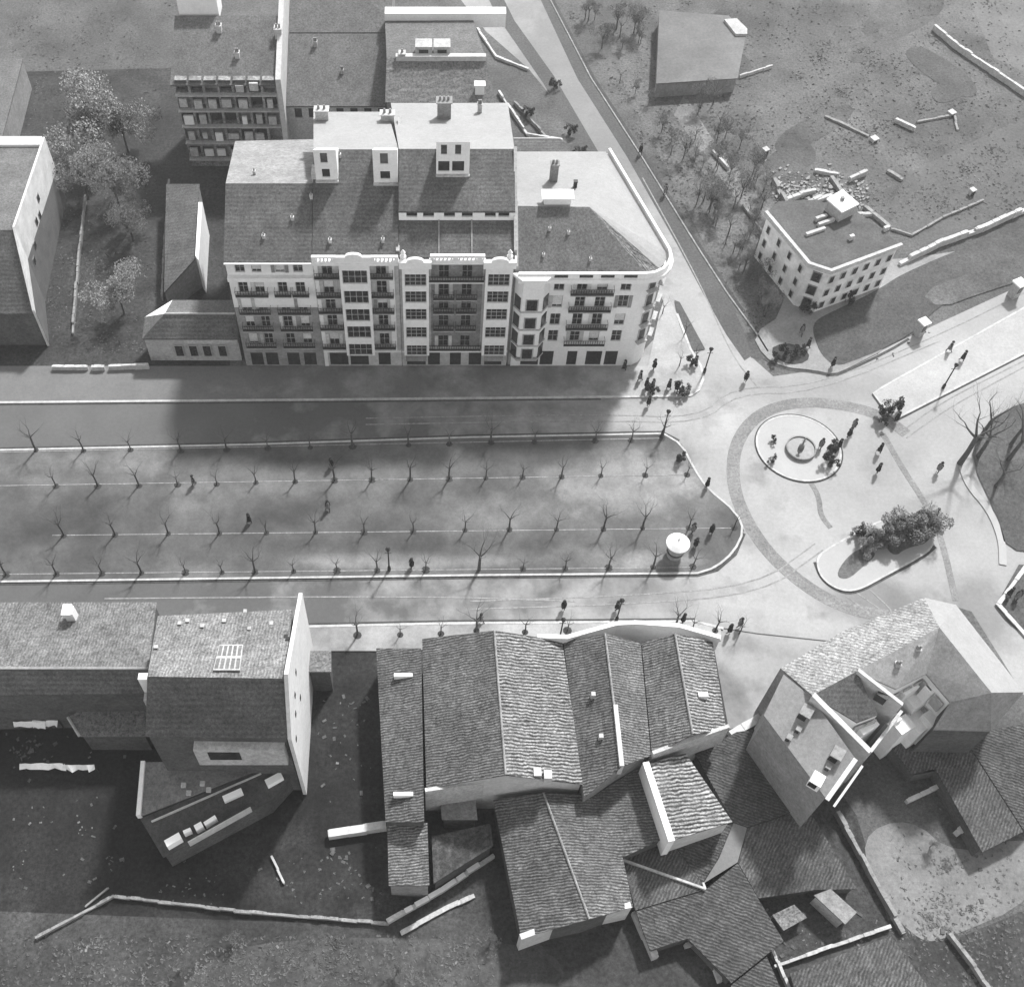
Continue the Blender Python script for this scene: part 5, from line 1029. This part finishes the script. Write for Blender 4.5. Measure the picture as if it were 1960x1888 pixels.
for i, (x, y) in enumerate(((1010, 225), (1092, 258), (1110, 300), (1060, 170), (985, 300))):
    put(lt[2], x, y, ('dark bush in the small yard beside the avenue', 'dark bush near the end of the rear wing', 'dark bush at the top corner of the corner building', 'dark bush on the dark gutter strip of the avenue', 'dark bush at the rear wing wall')[i], 'bushes beside the avenue', 1.1, z=.02)
bank = [(940, 1800), (760, 1860), (450, 1800), (350, 1850), (1780, 1620), (1500, 1610)]
for i, (x, y) in enumerate(bank): put(lt[3], x, y, ('pale scrub bush below the broad low shed', 'pale scrub bush in the bottom centre garden', 'pale scrub bush under the boundary wall', 'pale scrub bush in the bottom left garden', 'pale bush on the waste ground', 'pale bush among the bottom roofs')[i], 'scrub bushes in the bottom gardens', .45, z=.02)
# ================================================================== people
def person_proto(stride, coat, seed):
    t = thing('person', 'x', 'person', (0, 0, -500)); ORG[t.name] = Vector((0, 0, 0))
    me = bpy.data.meshes.new('sk'); s = stride
    v = [(0, 0, .95), (0, 0, 1.2), (0, 0, 1.42), (0, 0, 1.52), (0, .01, 1.63), (0, 0, 1.72),
         (-.1, 0, .88), (-.1, s*.5, .48), (-.1, s, .08), (-.1, s+.14, .04), (.1, 0, .88), (.1, -s*.4, .48), (.1, -s, .1), (.1, -s+.14, .04),
         (-.19, 0, 1.38), (-.26, -s*.3, 1.1), (-.25, s*.2+.05, .86), (-.25, s*.2+.1, .78), (.19, 0, 1.38), (.26, s*.3, 1.1), (.25, -s*.1+.1, .86), (.25, -s*.1+.15, .78)]
    e = [(0, 1), (1, 2), (2, 3), (3, 4), (4, 5), (0, 6), (6, 7), (7, 8), (8, 9), (0, 10), (10, 11), (11, 12), (12, 13), (2, 14), (14, 15), (15, 16), (16, 17), (2, 18), (18, 19), (19, 20), (20, 21)]
    rr = [.15, .15, .14, .06, .1, .08, .1, .075, .05, .045, .1, .075, .05, .045, .07, .05, .038, .035, .07, .05, .038, .035]
    me.from_pydata(v, e, []); o = bpy.data.objects.new('sk', me); C.objects.link(o); mod = o.modifiers.new('s', 'SKIN')
    for i, r in enumerate(rr): me.skin_vertices[0].data[i].radius = (r, r)
    me.skin_vertices[0].data[0].use_root = True
    o.modifiers.new('u', 'SUBSURF').levels = 1
    dg = bpy.context.evaluated_depsgraph_get(); m2 = bpy.data.meshes.new_from_object(o.evaluated_get(dg)); bpy.data.objects.remove(o)
    m2.name = 'body'; m2.materials.clear(); m2.materials.append(CLOTH); m2.materials.append(SKIN)
    for p in m2.polygons: p.material_index = 1 if (1.5 < p.center.z < 1.68 or (abs(p.center.x) > .2 and p.center.z < .84)) else 0
    b = bpy.data.objects.new('body', m2); C.objects.link(b); b.parent = t
    part('coat', MB().lathe((0, 0, 0), [(.27, .5), (.24, .8), (.19, 1.05), (.2, 1.3), (.13, 1.46)], 10), coat, t); part('hat', MB().lathe((0, .01, 0), [(.18, 1.68), (.18, 1.7), (.11, 1.71), (.1, 1.82)], 10), CLOTH, t)
    return t
pp = [person_proto(.22, CLOTH, 1), person_proto(.05, CLOTH, 2), person_proto(.3, CLOTHG, 3)]
ppl = [(1194, 708, 'in front of the shops of the corner building'), (1212, 690, 'at the door in the rounded end of the corner building'), (1224, 728, 'on the corner pavement, left of the bush'), (1251, 706, 'alone in the middle of the corner pavement'), (1236, 742, 'beside the bush by the pavement kerb'), (1248, 744, 'right beside the bush by the pavement kerb'), (1279, 744, 'nearest the left edge of the rounded tip'), (1240, 776, 'crossing the road below the corner pavement'), (1330, 700, 'at the top of the rounded tip'), (1294, 748, 'next to the bushes of the rounded tip'),
       (1426, 729, 'far out on the open plaza above the round island'), (1632, 820, 'on the plaza right of the round island'), (1623, 836, 'just below the walker right of the round island'), (1604, 858, 'at the right kerb of the round island'), (1569, 857, 'beside the fountain basin'), (1681, 866, 'on the open plaza below the median tip'), (1678, 904, 'lower on the open plaza, in line with the one below the median tip'), (1794, 902, 'near the foot of the very large bare tree'), (1720, 786, 'beside the evergreen bush on the median tip'), (1714, 806, 'at the kerb of the median tip'),
       (1787, 990, 'at the upper right end of the oblong island'), (1660, 1035, 'at the left end of the island tree row'), (1646, 1030, 'above the left end of the oblong island'), (1944, 1145, 'beside the angled white wall at the right edge'), (1928, 1140, 'on the pavement by the angled white wall'), (1352, 932, 'on the curved kerb of the promenade'), (1325, 1018, 'right of the round kiosk'), (1360, 1020, 'farther right of the round kiosk'), (1330, 1046, 'just right of the kiosk roof'),
       (628, 975, 'on the promenade, left of centre'), (478, 1000, 'on the lower left of the promenade'), (635, 893, 'on the promenade below its upper kerb'), (1415, 1198, 'beside the lone bushy tree on the plaza'), (1395, 1210, 'left of the lone bushy tree on the plaza'), (1306, 1190, 'on the lower pavement at the end of the parapet'), (920, 1190, 'on the lower kerb above the widest shed'), (788, 1085, 'on the lower kerb of the promenade near the lamp'), (1180, 1166, 'in the road above the white parapet'), (1532, 640, 'on the triangle pavement at the tip of the lawn'), (1545, 665, 'by the flower bed of the triangle pavement'), (1592, 702, 'at the lower tip of the triangle pavement'), (1815, 672, 'on the median of the right-hand road'), (1840, 690, 'lower on the same median'), (1078, 1165, 'in the road by the lamp of the lower pavement'), (1272, 372, 'walking on the dark reservation of the avenue'), (1225, 295, 'at the upper part of the avenue reservation'), (1190, 390, 'high up on the avenue by the corner building'), (372, 927, 'among the left trees of the upper edging line')]
for i, (x, y, la) in enumerate(ppl):
    put(pp[i % 3], x, y, ('grey-coated person ' if i % 3 == 2 else 'dark-coated person ')+la, 'pedestrians', 1.05, z=.13)

def scatter(name, label, cat, regions, n, m, smin, smax, tuft, seed):
    rq = random.Random(seed); mb = MB()
    for px0, py0, px1, py1, cnt in regions:
        cl = [(rq.uniform(px0, px1), rq.uniform(py0, py1), rq.uniform(8, 45)) for _ in range(max(3, cnt//60))]
        for _ in range(cnt):
            cx, cy, sp = cl[rq.randrange(len(cl))]; x, y = (rq.gauss(cx, sp), rq.gauss(cy, sp*.7)) if rq.random() < .75 else (rq.uniform(px0, px1), rq.uniform(py0, py1))
            if not (px0 < x < px1 and py0 < y < py1) or (900 < x < 1066+.585*y and y < 700): continue
            q = R(x, y); s_ = rq.uniform(smin, smax)
            if tuft:
                for _k in range(3):
                    a = rq.uniform(0, 6.28); c_, d_ = math.cos(a)*s_, math.sin(a)*s_; h = s_*rq.uniform(.15, .5)
                    mb.face([(q.x-c_, q.y-d_, 0), (q.x+c_, q.y+d_, 0), (q.x+c_*.7+d_*.5, q.y+d_*.7-c_*.5, h), (q.x-c_*.7+d_*.5, q.y-d_*.7-c_*.5, h)])
            else: mb.obox((q.x, q.y), (rq.uniform(-1, 1), rq.uniform(.1, 1)), s_, s_*rq.uniform(.25, .8), 0, s_*rq.uniform(.2, .6))
    o = link_mesh(name, mb, m, (0, 0, 0)); tag(o, label, cat, kind='stuff')
scatter('weeds', 'rough weeds and tufts over the waste ground and gardens', 'weeds', [(1250, 0, 1960, 300, 2600), (1330, 200, 1480, 640, 900), (1640, 280, 1960, 420, 900), (1060, 20, 1260, 200, 500), (0, 0, 340, 140, 500), (40, 150, 300, 680, 900), (60, 1790, 960, 1888, 1500), (1700, 1620, 1960, 1888, 900), (300, 1640, 740, 1730, 60)], 0, mat('dry_weeds', .1, .3, .5, .3, 3), .06, .2, True, 1)
scatter('weeds', 'dark weeds in clumps over the open ground at the top right', 'weeds', [(1250, 0, 1960, 420, 2200), (1160, 150, 1330, 400, 500), (1380, 540, 1480, 670, 300), (40, 150, 300, 680, 700), (0, 1790, 1000, 1888, 900), (1560, 560, 1800, 690, 120)], 0, mat('green_weeds', .065, .3, .5, .3, 3), .06, .22, True, 2)
scatter('yard_debris', 'small pale scraps and timber scattered in the yards and ruined ground', 'debris', [(10, 1400, 250, 1700, 26), (330, 1620, 720, 1740, 8), (600, 1300, 716, 1560, 6), (1480, 330, 1700, 420, 90), (1450, 1740, 1680, 1850, 40), (1700, 1500, 1950, 1800, 60), (1500, 100, 1900, 420, 90), (100, 1800, 900, 1880, 50), (850, 1580, 940, 1640, 12)], 0, mat('grey_scraps', .13, .4, 1, .3, 3), .04, .16, False, 3)
scatter('scrap_timber', 'dark scrap timber lying about the yards', 'debris', [(10, 1400, 250, 1700, 80), (330, 1620, 720, 1740, 30), (600, 1300, 716, 1560, 30), (1480, 330, 1700, 420, 60), (1450, 1740, 1680, 1850, 50), (1700, 1500, 1950, 1800, 90), (1500, 60, 1900, 420, 160), (1290, 590, 1345, 690, 30)], 0, BARK, .06, .24, False, 4)
WT = mat('wheel_worn_gravel', .2, .2, .4, .2, 4)
for k, px in enumerate(([(1620, 1140), (1680, 1185)], [(1640, 1134), (1720, 1190)], [(1665, 1128), (1700, 1160), (1716, 1180)], [(900, 1150), (1200, 1140), (1450, 1120), (1560, 1040)], [(900, 1165), (1200, 1156), (1460, 1136), (1575, 1052)], [(700, 800), (1150, 792), (1340, 800), (1400, 740), (1560, 740), (1800, 640), (1960, 560)],
        [(700, 812), (1150, 804), (1345, 810), (1410, 752), (1560, 752), (1800, 652)], [(1230, 340), (1340, 540), (1400, 680), (1450, 740)], [(1720, 830), (1800, 770), (1960, 690)], [(1735, 838), (1815, 780), (1960, 702)], [(200, 1145), (800, 1140), (1100, 1150)])):
    strip('wheel_track', px, .16, 0, .024+.0006*k, WT, 2)

# thin summer haze
hz = MB().box(-420, 520, -120, 560, -1, 114); hm = bpy.data.materials.new('thin_haze'); hm.use_nodes = True; hn = hm.node_tree
hn.nodes.remove(hn.nodes['Principled BSDF']); pv = hn.nodes.new('ShaderNodeVolumePrincipled'); pv.inputs['Color'].default_value = (.9, .9, .9, 1); pv.inputs['Density'].default_value = .0003; pv.inputs['Anisotropy'].default_value = .3
hn.links.new(pv.outputs[0], hn.nodes['Material Output'].inputs['Volume'])
ho = link_mesh('haze', hz, hm, (0, 0, 0)); tag(ho, 'thin pale haze over the whole quarter', 'haze', kind='stuff')

for o in C.objects:
    if o.parent is None and 'label' in o and len(o['label'].split()) > 16: print('LONG', o['label'])
